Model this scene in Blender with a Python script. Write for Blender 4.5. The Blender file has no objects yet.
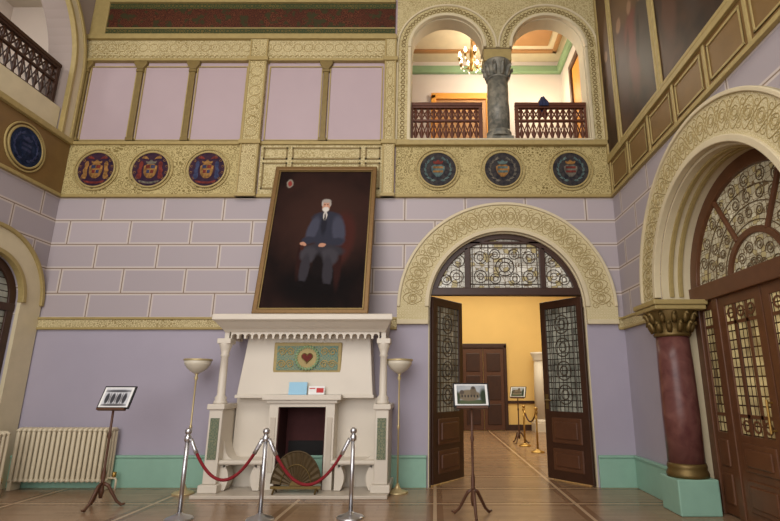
import bpy, bmesh, math, random
from mathutils import Vector, Matrix
random.seed(7)
S = bpy.context.scene
C = S.collection
PI = math.pi
try:
    S.view_settings.view_transform = 'Standard'
except Exception: pass

# ------------------------------------------------------------------ materials
def lin(c):
    o = []
    for v in c:
        v = v/255.0
        o.append(v/12.92 if v <= .04045 else ((v+.055)/1.055)**2.4)
    return (o[0], o[1], o[2], 1)
def sc(c, k): return (min(1, c[0]*k), min(1, c[1]*k), min(1, c[2]*k), 1)
def nmat(name):
    m = bpy.data.materials.new(name); m.use_nodes = True
    nt = m.node_tree
    return m, nt.nodes, nt.links, nt.nodes['Principled BSDF']
def mixc(n, l, fac, a, b):
    x = n.new('ShaderNodeMix'); x.data_type = 'RGBA'
    for i, val in ((0, fac), (6, a), (7, b)):
        if hasattr(val, 'is_linked'): l.new(val, x.inputs[i])
        else: x.inputs[i].default_value = val
    return x.outputs[2]
def M(name, rgb, rough=.55, metal=0, var=.12, vs=5, bump=0, emit=0, spec=.4):
    m, n, l, b = nmat(name)
    c = lin(rgb)
    tc = n.new('ShaderNodeTexCoord'); t = n.new('ShaderNodeTexNoise')
    t.inputs['Scale'].default_value = vs; t.inputs['Detail'].default_value = 5
    l.new(tc.outputs['Object'], t.inputs['Vector'])
    col = mixc(n, l, t.outputs['Fac'], sc(c, 1-var), sc(c, 1+var))
    l.new(col, b.inputs['Base Color'])
    b.inputs['Roughness'].default_value = rough; b.inputs['Metallic'].default_value = metal
    b.inputs['Specular IOR Level'].default_value = spec
    if emit:
        l.new(col, b.inputs['Emission Color']); b.inputs['Emission Strength'].default_value = emit
    if bump:
        bp = n.new('ShaderNodeBump'); bp.inputs['Strength'].default_value = bump; bp.inputs['Distance'].default_value = .02
        l.new(t.outputs['Fac'], bp.inputs['Height']); l.new(bp.outputs['Normal'], b.inputs['Normal'])
    return m
def ORN(name, base, ink, scale=6, freq=22, rough=.6, thr=.5, third=None, rnd=.25):
    m, n, l, b = nmat(name)
    tc = n.new('ShaderNodeTexCoord'); v = n.new('ShaderNodeTexVoronoi')
    v.inputs['Scale'].default_value = scale; v.inputs['Randomness'].default_value = rnd
    l.new(tc.outputs['Object'], v.inputs['Vector'])
    mu = n.new('ShaderNodeMath'); mu.operation = 'MULTIPLY'; mu.inputs[1].default_value = freq
    l.new(v.outputs['Distance'], mu.inputs[0])
    si = n.new('ShaderNodeMath'); si.operation = 'SINE'; l.new(mu.outputs[0], si.inputs[0])
    mr = n.new('ShaderNodeMapRange'); mr.inputs[1].default_value = thr-.9; mr.inputs[2].default_value = thr+.45
    l.new(si.outputs[0], mr.inputs[0])
    # worn patches: the pattern fades in places
    wn = n.new('ShaderNodeTexNoise'); wn.inputs['Scale'].default_value = 2.2; l.new(tc.outputs['Object'], wn.inputs['Vector'])
    wm = n.new('ShaderNodeMapRange'); wm.inputs[1].default_value = .35; wm.inputs[2].default_value = .65; wm.inputs[3].default_value = .5; wm.inputs[4].default_value = 1
    l.new(wn.outputs['Fac'], wm.inputs[0])
    pr = n.new('ShaderNodeMath'); pr.operation = 'MULTIPLY'; l.new(mr.outputs[0], pr.inputs[0]); l.new(wm.outputs[0], pr.inputs[1])
    col = mixc(n, l, pr.outputs[0], lin(base), lin(ink))
    if third:
        ns = n.new('ShaderNodeTexNoise'); ns.inputs['Scale'].default_value = scale*.6
        l.new(tc.outputs['Object'], ns.inputs['Vector'])
        m2 = n.new('ShaderNodeMapRange'); m2.inputs[1].default_value = .53; m2.inputs[2].default_value = .6
        l.new(ns.outputs['Fac'], m2.inputs[0])
        col = mixc(n, l, m2.outputs[0], col, lin(third))
    l.new(col, b.inputs['Base Color']); b.inputs['Roughness'].default_value = rough
    b.inputs['Specular IOR Level'].default_value = .2
    return m
def WALL(name, axis, low, ash, up):
    m, n, l, b = nmat(name)
    tc = n.new('ShaderNodeTexCoord'); s = n.new('ShaderNodeSeparateXYZ'); l.new(tc.outputs['Object'], s.inputs[0])
    sub = n.new('ShaderNodeMath'); sub.operation = 'SUBTRACT'; sub.inputs[1].default_value = 2.65
    l.new(s.outputs['Z'], sub.inputs[0])
    cb = n.new('ShaderNodeCombineXYZ'); l.new(s.outputs[axis], cb.inputs[0]); l.new(sub.outputs[0], cb.inputs[1])
    def brick(ms, c1, c2, mo):
        t = n.new('ShaderNodeTexBrick'); l.new(cb.outputs[0], t.inputs['Vector'])
        t.inputs['Scale'].default_value = 1; t.inputs['Brick Width'].default_value = 1.08; t.inputs['Row Height'].default_value = .436
        t.inputs['Mortar Size'].default_value = ms; t.inputs['Mortar Smooth'].default_value = .2
        t.inputs['Color1'].default_value = c1; t.inputs['Color2'].default_value = c2; t.inputs['Mortar'].default_value = mo
        return t
    a = lin(ash)
    t1 = brick(.010, sc(a, .93), sc(a, 1.06), lin((132, 112, 98)))
    t2 = brick(.040, (0, 0, 0, 1), (0, 0, 0, 1), (1, 1, 1, 1))
    light = mixc(n, l, t2.outputs['Fac'], t1.outputs['Color'], lin((190, 179, 172)))
    asc = mixc(n, l, t1.outputs['Fac'], light, lin((128, 109, 90)))
    ns = n.new('ShaderNodeTexNoise'); ns.inputs['Scale'].default_value = 1.3; ns.inputs['Detail'].default_value = 6
    l.new(tc.outputs['Object'], ns.inputs['Vector'])
    lo = mixc(n, l, ns.outputs['Fac'], sc(lin(low), .92), sc(lin(low), 1.08))
    upc = mixc(n, l, ns.outputs['Fac'], sc(lin(up), .93), sc(lin(up), 1.07))
    def gt(z):
        g = n.new('ShaderNodeMath'); g.operation = 'GREATER_THAN'; g.inputs[1].default_value = z
        l.new(s.outputs['Z'], g.inputs[0]); return g.outputs[0]
    c = mixc(n, l, gt(2.65), lo, asc); c = mixc(n, l, gt(4.83), c, upc)
    l.new(c, b.inputs['Base Color']); b.inputs['Roughness'].default_value = .55
    b.inputs['Specular IOR Level'].default_value = .3
    return m
def FLOOR():
    m, n, l, b = nmat('parquet')
    tc = n.new('ShaderNodeTexCoord')
    def br(bw, rh, ms, c1, c2, mo, rot=0, off=.5):
        mp = n.new('ShaderNodeMapping'); mp.inputs['Rotation'].default_value = (0, 0, rot); l.new(tc.outputs['Object'], mp.inputs['Vector'])
        t = n.new('ShaderNodeTexBrick'); l.new(mp.outputs[0], t.inputs['Vector']); t.offset = off
        t.inputs['Scale'].default_value = 1; t.inputs['Brick Width'].default_value = bw; t.inputs['Row Height'].default_value = rh
        t.inputs['Mortar Size'].default_value = ms; t.inputs['Mortar Smooth'].default_value = .1
        t.inputs['Color1'].default_value = lin(c1); t.inputs['Color2'].default_value = lin(c2); t.inputs['Mortar'].default_value = lin(mo)
        return t
    t = br(.5, .085, .0015, (168, 137, 107), (156, 125, 96), (134, 105, 80), 0)
    g = br(1.9, 1.05, .024, (0, 0, 0), (0, 0, 0), (255, 255, 255), 0, 0)
    g2 = br(1.9, 1.05, .11, (0, 0, 0), (0, 0, 0), (255, 255, 255), 0, 0)
    ns = n.new('ShaderNodeTexNoise'); ns.inputs['Scale'].default_value = 1.6; ns.inputs['Detail'].default_value = 8
    l.new(tc.outputs['Object'], ns.inputs['Vector'])
    c = mixc(n, l, g2.outputs['Fac'], t.outputs['Color'], lin((140, 107, 79)))
    c = mixc(n, l, g.outputs['Fac'], c, lin((206, 178, 144)))
    mu = n.new('ShaderNodeMix'); mu.data_type = 'RGBA'; mu.blend_type = 'MULTIPLY'; mu.inputs[0].default_value = .4
    l.new(c, mu.inputs[6]); l.new(ns.outputs['Fac'], mu.inputs[7])
    l.new(mu.outputs[2], b.inputs['Base Color']); b.inputs['Roughness'].default_value = .25
    return m
def GLASS(name, dark, bright, lead, w, h, ms=.012, emit=.15, ax='X', off=0, cells=0, ns_scale=2.6, tints=()):
    m, n, l, b = nmat(name)
    tc = n.new('ShaderNodeTexCoord'); s = n.new('ShaderNodeSeparateXYZ'); l.new(tc.outputs['Object'], s.inputs[0])
    cb = n.new('ShaderNodeCombineXYZ'); l.new(s.outputs[ax], cb.inputs[0]); l.new(s.outputs['Z'], cb.inputs[1])
    t = n.new('ShaderNodeTexBrick'); l.new(cb.outputs[0], t.inputs['Vector']); t.offset = off
    t.inputs['Scale'].default_value = 1; t.inputs['Brick Width'].default_value = w; t.inputs['Row Height'].default_value = h
    t.inputs['Mortar Size'].default_value = ms
    t.inputs['Color1'].default_value = (0, 0, 0, 1); t.inputs['Color2'].default_value = (1, 1, 1, 1); t.inputs['Mortar'].default_value = (0, 0, 0, 1)
    ns = n.new('ShaderNodeTexNoise'); ns.inputs['Scale'].default_value = ns_scale; ns.inputs['Detail'].default_value = 4; l.new(tc.outputs['Object'], ns.inputs['Vector'])
    mr = n.new('ShaderNodeMapRange'); mr.inputs[1].default_value = .38; mr.inputs[2].default_value = .66; l.new(ns.outputs['Fac'], mr.inputs[0])  # bright and dark mottling paints uneven reflections into the panes
    ad = n.new('ShaderNodeMix'); ad.data_type = 'RGBA'; ad.inputs[0].default_value = .4
    l.new(mr.outputs[0], ad.inputs[6]); l.new(t.outputs['Color'], ad.inputs[7])
    c = mixc(n, l, ad.outputs[2], lin(dark), lin(bright))
    if cells:
        v0 = n.new('ShaderNodeTexVoronoi'); v0.inputs['Scale'].default_value = cells; v0.inputs['Randomness'].default_value = .5; l.new(cb.outputs[0], v0.inputs['Vector'])
        sp = n.new('ShaderNodeSeparateColor'); l.new(v0.outputs['Color'], sp.inputs[0])
        g = n.new('ShaderNodeMath'); g.operation = 'MULTIPLY'; g.inputs[1].default_value = .6; l.new(sp.outputs[0], g.inputs[0])
        c = mixc(n, l, g.outputs[0], c, lin(dark))
        g1 = n.new('ShaderNodeMath'); g1.operation = 'GREATER_THAN'; g1.inputs[1].default_value = .85; l.new(sp.outputs[1], g1.inputs[0])
        c = mixc(n, l, g1.outputs[0], c, lin((160, 146, 104)))
        vo = n.new('ShaderNodeTexVoronoi'); vo.feature = 'DISTANCE_TO_EDGE'; vo.inputs['Scale'].default_value = cells; vo.inputs['Randomness'].default_value = .5
        l.new(cb.outputs[0], vo.inputs['Vector'])
        m3 = n.new('ShaderNodeMath'); m3.operation = 'LESS_THAN'; m3.inputs[1].default_value = .045
        l.new(vo.outputs['Distance'], m3.inputs[0])
        c = mixc(n, l, m3.outputs[0], c, lin(lead))
    c = mixc(n, l, t.outputs['Fac'], c, lin(lead))
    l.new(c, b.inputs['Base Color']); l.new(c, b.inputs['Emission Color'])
    b.inputs['Emission Strength'].default_value = emit; b.inputs['Roughness'].default_value = .15  # panes glow by themselves to imitate light coming through from behind
    return m
def PAINT(name, c1, c2, scale=2.2, rough=.4, spec=.3, lo=.35, hi=.7):
    m, n, l, b = nmat(name)
    tc = n.new('ShaderNodeTexCoord'); ns = n.new('ShaderNodeTexNoise'); ns.inputs['Scale'].default_value = scale
    ns.inputs['Detail'].default_value = 5; ns.inputs['Distortion'].default_value = .6
    l.new(tc.outputs['Object'], ns.inputs['Vector'])
    mr = n.new('ShaderNodeMapRange'); mr.inputs[1].default_value = lo; mr.inputs[2].default_value = hi
    l.new(ns.outputs['Fac'], mr.inputs[0])
    l.new(mixc(n, l, mr.outputs[0], lin(c1), lin(c2)), b.inputs['Base Color']); b.inputs['Roughness'].default_value = rough
    b.inputs['Specular IOR Level'].default_value = spec
    return m
def PICTURE(name, c1, c2, blobs, ax='X', flip=False, wob=.02, wscale=14, gscale=1.6, rough=.7, spec=.08):
    """a softly painted picture: overlapping soft ellipses of paint (x, z, rx, rz, tilt, colour, softness) over a mottled ground"""
    m, n, l, b = nmat(name)
    tc = n.new('ShaderNodeTexCoord'); s = n.new('ShaderNodeSeparateXYZ'); l.new(tc.outputs['Object'], s.inputs[0])
    cb = n.new('ShaderNodeCombineXYZ'); l.new(s.outputs['Z'], cb.inputs[1])
    if flip:
        ng = n.new('ShaderNodeMath'); ng.operation = 'MULTIPLY'; ng.inputs[1].default_value = -1; l.new(s.outputs[ax], ng.inputs[0]); l.new(ng.outputs[0], cb.inputs[0])
    else: l.new(s.outputs[ax], cb.inputs[0])
    nz = n.new('ShaderNodeTexNoise'); nz.inputs['Scale'].default_value = wscale; nz.inputs['Detail'].default_value = 3; l.new(cb.outputs[0], nz.inputs['Vector'])
    sv = n.new('ShaderNodeVectorMath'); sv.operation = 'SUBTRACT'; l.new(nz.outputs['Color'], sv.inputs[0]); sv.inputs[1].default_value = (.5, .5, .5)
    ma = n.new('ShaderNodeVectorMath'); ma.operation = 'MULTIPLY_ADD'; l.new(sv.outputs[0], ma.inputs[0]); ma.inputs[1].default_value = (wob, wob, 0); l.new(cb.outputs[0], ma.inputs[2])
    ns = n.new('ShaderNodeTexNoise'); ns.inputs['Scale'].default_value = gscale; ns.inputs['Detail'].default_value = 6; ns.inputs['Distortion'].default_value = .5; l.new(cb.outputs[0], ns.inputs['Vector'])
    mr = n.new('ShaderNodeMapRange'); mr.inputs[1].default_value = .35; mr.inputs[2].default_value = .72; l.new(ns.outputs['Fac'], mr.inputs[0])
    c = mixc(n, l, mr.outputs[0], lin(c1), lin(c2))
    for x, z, rx, rz, tilt, colr, soft in blobs:
        mp = n.new('ShaderNodeMapping'); mp.vector_type = 'TEXTURE'
        mp.inputs['Location'].default_value = (x, z, 0); mp.inputs['Rotation'].default_value = (0, 0, math.radians(tilt)); mp.inputs['Scale'].default_value = (rx, rz, 1)
        l.new(ma.outputs[0], mp.inputs['Vector'])
        sp = n.new('ShaderNodeSeparateXYZ'); l.new(mp.outputs[0], sp.inputs[0]); c2_ = n.new('ShaderNodeCombineXYZ'); l.new(sp.outputs[0], c2_.inputs[0]); l.new(sp.outputs[1], c2_.inputs[1])
        ln = n.new('ShaderNodeVectorMath'); ln.operation = 'LENGTH'; l.new(c2_.outputs[0], ln.inputs[0])
        r = n.new('ShaderNodeMapRange'); r.interpolation_type = 'SMOOTHSTEP'
        r.inputs[1].default_value = 1-soft; r.inputs[2].default_value = 1+soft; r.inputs[3].default_value = 1; r.inputs[4].default_value = 0
        l.new(ln.outputs['Value'], r.inputs[0])
        c = mixc(n, l, r.outputs[0], c, lin(colr))
    l.new(c, b.inputs['Base Color']); b.inputs['Roughness'].default_value = rough; b.inputs['Specular IOR Level'].default_value = spec
    return m

mWallB = WALL('lilac_wall_back', 'X', (162, 155, 168), (167, 157, 160), (172, 154, 158))
mWallS = WALL('lilac_wall_side', 'Y', (160, 154, 164), (160, 151, 154), (148, 134, 126))
mFloor = FLOOR()
mTeal = M('teal_paint', (136, 174, 154), .45)
mCream = M('cream_plaster', (202, 189, 156), .6)
mArch = ORN('arch_band_cream', (204, 192, 154), (170, 153, 104), 22, 16)
mGold = M('dull_gold', (160, 141, 90), .55, .05, .2, 14)
mGoldDk = M('dark_gold', (120, 101, 56), .5, .1, .25, 14)
mRelief = M('relief_gold', (150, 132, 84), .6, 0, .12, 14)
mOrnG = ORN('gold_ornament', (182, 166, 116), (108, 92, 48), 13, 18, rnd=.6)
mOrnC = ORN('cream_ornament', (194, 179, 134), (122, 104, 58), 15, 18, rnd=.5)
mOrnFine = ORN('fine_ornament', (196, 182, 140), (126, 108, 62), 20, 16, rnd=.5)
mPlainG = ORN('faded_ornament', (190, 176, 133), (146, 128, 80), 16, 16, rnd=.6)
mOrnBr = M('brown_gold_panel', (116, 89, 50), .5, 0, .22, 4)
mFrieze = ORN('mosaic_frieze', (62, 30, 22), (104, 62, 38), 13, 18, .5, .6, (54, 52, 30), .6)
mGreenStrip = ORN('green_mosaic', (52, 62, 38), (110, 92, 48), 14, 18)
mMarble = M('white_marble', (208, 199, 183), .4, 0, .07, 2.5)
mMarbleD = M('veined_marble', (190, 179, 162), .4, 0, .1, 4)
mGreenInl = ORN('green_inlay', (92, 106, 88), (150, 144, 112), 20, 18)
mTealInl = ORN('teal_inlay', (84, 124, 118), (168, 150, 92), 18, 18)
mSoot = M('soot_black', (16, 12, 11), .8)
mBrickRed = M('firebrick', (62, 24, 22), .8, 0, .3, 12)
mWood = M('dark_walnut', (58, 35, 23), .4, 0, .3, 7)
mWoodM = M('mid_brown_wood', (84, 53, 35), .4, 0, .25, 9)
mDoorW = M('warm_brown_door', (94, 60, 38), .36, 0, .28, 8)
mWoodR = M('red_brown_rail', (92, 52, 34), .45, 0, .25, 9)
mRedMarb = PAINT('red_marble', (88, 50, 48), (118, 78, 70), 5, .28)
mGreyMarb = PAINT('grey_marble', (92, 92, 84), (144, 139, 124), 9, .35)
mBrass = M('brass', (170, 136, 72), .32, .8, .1)
mPaleBr = M('pale_brass', (196, 178, 132), .4, .5, .08)
mBrassD = M('dark_brass', (112, 92, 52), .45, .6, .2, 10)
mFanB = M('tarnished_bronze', (82, 66, 40), .55, .35, .3, 9)
mChrome = M('chrome', (196, 196, 198), .28, .95, .03)
mRope = M('red_rope', (122, 14, 24), .75, 0, .3, 60, .5)
mRopeD = M('dark_rope', (60, 20, 20), .8)
mRad = M('radiator_enamel', (206, 193, 164), .4, 0, .04)
mWhite = M('white_paper', (228, 228, 224), .6, 0, .02)
mBluePaper = M('blue_paper', (150, 196, 220), .6, 0, .05)
mRed = M('red_print', (186, 44, 40), .6)
mBlack = M('black_card', (22, 22, 24), .5)
mGlassBowl = M('frosted_glass', (206, 198, 178), .3, 0, .05)
mYellow = M('yellow_plaster', (222, 187, 116), .7, 0, .06, 2)
mGalWall = M('gallery_plaster', (212, 200, 188), .7, 0, .05, 2)
mGreenC = M('green_cornice', (132, 158, 118), .5)
mOrange = M('orange_door', (220, 150, 60), .5, 0, .1)
mOcre = M('ochre_ceiling', (170, 124, 76), .6)
mGalCeil = M('gallery_ceiling', (214, 198, 164), .7)
mCeil = M('ceiling_plaster', (190, 178, 160), .8)
mBulb = M('lit_bulb', (255, 236, 190), .5, 0, 0, 1, 0, 12)
mCrystal = M('crystal_drop', (236, 226, 206), .1, 0, .05, 1, 0, 1.2)
mIron = M('wrought_iron', (66, 54, 41), .5, .2)
mIronL = M('bronze_tracery', (108, 90, 64), .5, .2)
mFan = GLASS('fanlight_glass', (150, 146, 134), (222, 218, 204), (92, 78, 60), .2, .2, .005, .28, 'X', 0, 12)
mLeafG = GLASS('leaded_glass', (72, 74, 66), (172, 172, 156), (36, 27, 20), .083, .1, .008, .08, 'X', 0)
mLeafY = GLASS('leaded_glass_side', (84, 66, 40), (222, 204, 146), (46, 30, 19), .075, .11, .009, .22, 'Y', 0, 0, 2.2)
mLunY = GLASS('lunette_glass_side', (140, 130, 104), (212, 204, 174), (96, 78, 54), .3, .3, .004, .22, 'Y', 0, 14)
mMaroon = PAINT('maroon_disc', (42, 28, 46), (66, 42, 54), 9, .6, .1)
mSlate = PAINT('slate_disc', (38, 37, 42), (68, 63, 60), 14, .6, .1)
mNavy = PAINT('navy_disc', (18, 26, 46), (40, 52, 78), 10, .6, .1)
mShB = PAINT('shield_blue', (42, 46, 72), (66, 72, 100), 14, .6, .1)
mShR = PAINT('shield_red', (84, 36, 34), (126, 56, 46), 14, .6, .1)
mShO = PAINT('shield_gold', (104, 74, 42), (166, 122, 68), 16, .6, .1)
mShG = PAINT('shield_grey', (74, 70, 64), (122, 114, 100), 16, .6, .1)
mShT = PAINT('shield_teal', (60, 78, 80), (104, 122, 116), 16, .6, .1)
COAT = (46, 47, 58); COATL = (64, 65, 78); TRS = (50, 47, 52); BLK = (16, 11, 11); SKN = (176, 130, 106)
mCanvas = PICTURE('seated_portrait_paint', (18, 11, 10), (46, 27, 22), [
    (.1, 1.7, .75, .8, 0, (54, 34, 28), .7), (.05, .5, .8, .35, 0, (14, 9, 9), .6),
    (.36, 1.35, .24, .5, -6, (64, 32, 27), .25), (.36, .85, .06, .4, 0, (44, 22, 19), .4), (-.28, .95, .05, .35, 0, (40, 21, 18), .4),
    (.1, 1.74, .25, .13, 0, COAT, .2), (.1, 1.5, .24, .34, 0, COAT, .2), (.32, 1.5, .11, .28, 8, COATL, .25), (-.12, 1.52, .09, .25, -14, COATL, .25),
    (.24, 1.27, .2, .08, 12, COAT, .25), (-.17, 1.31, .12, .07, 10, COAT, .25),
    (.1, 1.12, .34, .12, -4, TRS, .2), (-.14, 1.04, .14, .15, -10, (60, 57, 62), .25), (.2, 1.0, .15, .16, 6, (60, 57, 62), .25),
    (-.18, .78, .08, .27, -4, TRS, .22), (.2, .74, .085, .28, 4, TRS, .22), (.03, .84, .09, .22, 0, (20, 14, 14), .35),
    (-.23, .52, .11, .045, 6, BLK, .3), (.19, .47, .12, .05, -4, BLK, .3),
    (.06, 1.62, .05, .2, 0, (34, 34, 42), .4), (.065, 1.8, .035, .09, 0, (186, 180, 172), .3), (.065, 1.76, .012, .07, 0, BLK, .4),
    (.065, 1.99, .07, .105, 0, SKN, .15), (.065, 2.085, .074, .04, 0, (150, 142, 134), .3), (-.002, 2.03, .016, .05, 0, (160, 152, 144), .4), (.132, 2.03, .016, .05, 0, (150, 142, 134), .4),
    (.065, 1.915, .055, .045, 0, (196, 190, 182), .3), (.065, 1.953, .04, .014, 0, (188, 180, 172), .4), (.065, 1.985, .012, .03, 0, (198, 150, 124), .5),
    (.04, 2.012, .014, .008, 0, (40, 28, 26), .4), (.09, 2.012, .014, .008, 0, (40, 28, 26), .4),
    (-.25, 1.24, .055, .035, -20, SKN, .25), (.07, 1.22, .06, .035, 10, SKN, .25), (-.26, 1.17, .03, .05, 0, (60, 32, 26), .4),
    (-.62, 2.45, .06, .09, 0, (126, 116, 104), .15), (-.62, 2.45, .035, .06, 0, (130, 52, 46), .3)], 'X', False, .03, 18)
def fig(x, z, h, c):
    return [(x, z+.42*h, .13*h, .42*h, 0, c, .35), (x, z+.66*h, .17*h, .17*h, 0, tuple(int(v*1.15) for v in c), .35), (x, z+.9*h, .055*h, .075*h, 0, (140, 108, 82), .3), (x-.12*h, z+.5*h, .04*h, .2*h, -12, tuple(int(v*.7) for v in c), .4)]
mMural1 = PICTURE('mural_paint_narrow', (38, 24, 16), (82, 56, 36), fig(.0, .5, 1.5, (72, 48, 36))+[(0, 2.6, .3, .6, 0, (96, 70, 46), .7)], 'Y', True, .05, 8, 1.4, .5, .25)
mMural2 = PICTURE('mural_paint_wide', (34, 21, 14), (84, 58, 38), [(.1, 2.4, .7, .7, 0, (104, 78, 52), .7)]+fig(-.42, .35, 1.8, (66, 46, 40))+fig(.05, .5, 1.6, (92, 50, 40))+fig(.45, .35, 1.7, (60, 52, 44)), 'Y', True, .06, 7, 1.4, .5, .25)
mMural3 = PICTURE('mural_paint_near', (34, 21, 14), (80, 54, 36), fig(-.4, .4, 1.6, (80, 52, 38))+fig(.2, .35, 1.8, (58, 46, 40)), 'Y', True, .06, 7, 1.4, .5, .25)
mPrint0 = PICTURE('arcade_print', (186, 188, 192), (216, 216, 218), [(x, .14, .03, .075, 0, (60, 60, 64), .25) for x in (-.13, -.045, .04, .125)]+[(0, .05, .2, .018, 0, (96, 94, 94), .4), (0, .245, .2, .018, 0, (80, 80, 84), .4)]+[(x, .14, .01, .08, 0, (120, 118, 120), .3) for x in (-.088, -.002, .083)], 'X', False, .01, 30, 8, .5, .2)
mPrint1 = PICTURE('house_print', (150, 156, 160), (186, 188, 186), [(0, .06, .25, .035, 0, (76, 86, 58), .3), (-.03, .15, .15, .075, 0, (116, 104, 84), .15), (.03, .2, .04, .07, 0, (102, 90, 72), .2), (.03, .25, .022, .02, 0, (70, 62, 56), .3), (-.12, .19, .03, .03, 0, (80, 70, 60), .3), (.16, .14, .05, .1, 0, (46, 56, 38), .4), (-.18, .12, .035, .08, 0, (50, 60, 40), .4)]+[(x, .14, .01, .018, 0, (44, 40, 38), .4) for x in (-.12, -.08, -.04, 0, .04, .08)], 'X', False, .012, 30, 6, .5, .2)
mFrameG = M('frame_gilt', (112, 84, 46), .45, .4, .3, 20)
mBlueForm = M('dark_blue_form', (42, 48, 78), .85)

# ------------------------------------------------------------------ mesh builder
def arc(cx, cz, r, a0, a1, n=32):
    return [(cx+r*math.cos(math.radians(a0+(a1-a0)*i/n)), cz+r*math.sin(math.radians(a0+(a1-a0)*i/n))) for i in range(n+1)]
def chaikin(p, k=2):
    for _ in range(k):
        q = []
        for i in range(len(p)):
            a, b = p[i], p[(i+1) % len(p)]
            q += [(a[0]*.75+b[0]*.25, a[1]*.75+b[1]*.25), (a[0]*.25+b[0]*.75, a[1]*.25+b[1]*.75)]
        p = q
    return p
XL, XR, YB, ZC = -6.75, 3.2, 8.46, 9.3
fB = lambda a, b, c: (a, YB-c, b)
fR = lambda a, b, c: (XR-c, a, b)
fL = lambda a, b, c: (XL+c, a, b)
fI = lambda a, b, c: (a, -c, b)            # local: x right, z up, c toward viewer (-y)
class MB:
    def __init__(s): s.v = []; s.f = []
    def add(s, vs, fs):
        k = len(s.v); s.v += [tuple(v) for v in vs]; s.f += [tuple(i+k for i in f) for f in fs]; return s
    def box(s, x0, x1, y0, y1, z0, z1):
        return s.add([(x, y, z) for x in (x0, x1) for y in (y0, y1) for z in (z0, z1)],
                     [(0, 1, 3, 2), (4, 6, 7, 5), (0, 4, 5, 1), (2, 3, 7, 6), (0, 2, 6, 4), (1, 5, 7, 3)])
    def bx(s, f, a0, a1, b0, b1, c0, c1):
        return s.add([f(a, b, c) for a in (a0, a1) for b in (b0, b1) for c in (c0, c1)],
                     [(0, 1, 3, 2), (4, 6, 7, 5), (0, 4, 5, 1), (2, 3, 7, 6), (0, 2, 6, 4), (1, 5, 7, 3)])
    def lathe(s, prof, cx=0, cy=0, n=24, ax=None):
        vs = []; fs = []
        for r, z in prof:
            for i in range(n):
                a = 2*PI*i/n; vs.append((cx+r*math.cos(a), cy+r*math.sin(a), z))
        for j in range(len(prof)-1):
            for i in range(n):
                fs.append((j*n+i, j*n+(i+1) % n, (j+1)*n+(i+1) % n, (j+1)*n+i))
        fs.append(tuple(range(n-1, -1, -1))); fs.append(tuple((len(prof)-1)*n+i for i in range(n)))
        return s.add(vs, fs)
    def tube(s, pts, r, n=8, closed=False):
        P = [Vector(p) for p in pts]; m = len(P); vs = []; fs = []
        up = Vector((0.123, .31, .94)).normalized()
        for i, p in enumerate(P):
            if closed: d = P[(i+1) % m]-P[i-1]
            else: d = P[min(i+1, m-1)]-P[max(i-1, 0)]
            d = d.normalized() if d.length > 1e-9 else Vector((0, 0, 1))
            a = d.cross(up)
            if a.length < .05: a = d.cross(Vector((1, 0, 0)))
            a.normalize(); b = d.cross(a).normalized()
            rr = r[i] if isinstance(r, (list, tuple)) else r
            for k in range(n):
                t = 2*PI*k/n; vs.append(p+a*rr*math.cos(t)+b*rr*math.sin(t))
        for i in range(m if closed else m-1):
            j = (i+1) % m
            for k in range(n): fs.append((i*n+k, i*n+(k+1) % n, j*n+(k+1) % n, j*n+k))
        if not closed:
            fs.append(tuple(range(n-1, -1, -1))); fs.append(tuple((m-1)*n+k for k in range(n)))
        return s.add(vs, fs)
    def prism(s, poly, f, c0, c1):
        n = len(poly)
        vs = [f(a, b, c0) for a, b in poly]+[f(a, b, c1) for a, b in poly]
        fs = [tuple(range(n-1, -1, -1)), tuple(range(n, 2*n))]+[(i, (i+1) % n, n+(i+1) % n, n+i) for i in range(n)]
        return s.add(vs, fs)
    def ring(s, cx, cz, r0, r1, a0, a1, f, c0, c1, n=40):
        p0 = arc(cx, cz, r0, a0, a1, n); p1 = arc(cx, cz, r1, a0, a1, n)
        vs = []
        for i in range(n+1):
            vs += [f(*p0[i], c0), f(*p0[i], c1), f(*p1[i], c1), f(*p1[i], c0)]
        fs = []
        for i in range(n):
            a = i*4; b = a+4
            for k in range(4): fs.append((a+k, a+(k+1) % 4, b+(k+1) % 4, b+k))
        fs += [(0, 3, 2, 1), (n*4, n*4+1, n*4+2, n*4+3)]
        return s.add(vs, fs)
    def loft(s, rings):
        n = len(rings[0]); vs = [p for r in rings for p in r]; fs = [tuple(range(n-1, -1, -1)), tuple((len(rings)-1)*n+i for i in range(n))]
        for j in range(len(rings)-1):
            for i in range(n): fs.append((j*n+i, j*n+(i+1) % n, (j+1)*n+(i+1) % n, (j+1)*n+i))
        return s.add(vs, fs)
    def plate(s, outer, holes, f, c0, c1):
        cu = bpy.data.curves.new('tmp', 'CURVE'); cu.dimensions = '2D'; cu.fill_mode = 'BOTH'
        for poly in [outer]+holes:
            sp = cu.splines.new('POLY'); sp.points.add(len(poly)-1); sp.use_cyclic_u = True
            for q, (a, b) in zip(sp.points, poly): q.co = (a, b, 0, 1)
        cu.extrude = .5
        o = bpy.data.objects.new('tmp', cu); C.objects.link(o)
        dg = bpy.context.evaluated_depsgraph_get(); dg.update()
        me = o.evaluated_get(dg).to_mesh()
        vs = [f(v.co.x, v.co.y, c0+(c1-c0)*(v.co.z+.5)) for v in me.vertices]
        fs = [tuple(p.vertices) for p in me.polygons]
        s.add(vs, fs); o.evaluated_get(dg).to_mesh_clear()
        bpy.data.objects.remove(o); bpy.data.curves.remove(cu)
        return s
    def ball(s, c, r, n=16, m=10, sz=1):
        pr = [(max(1e-4, r*math.sin(PI*j/m)), c[2]-r*sz*math.cos(PI*j/m)) for j in range(m+1)]
        return s.lathe(pr, c[0], c[1], n)
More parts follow.
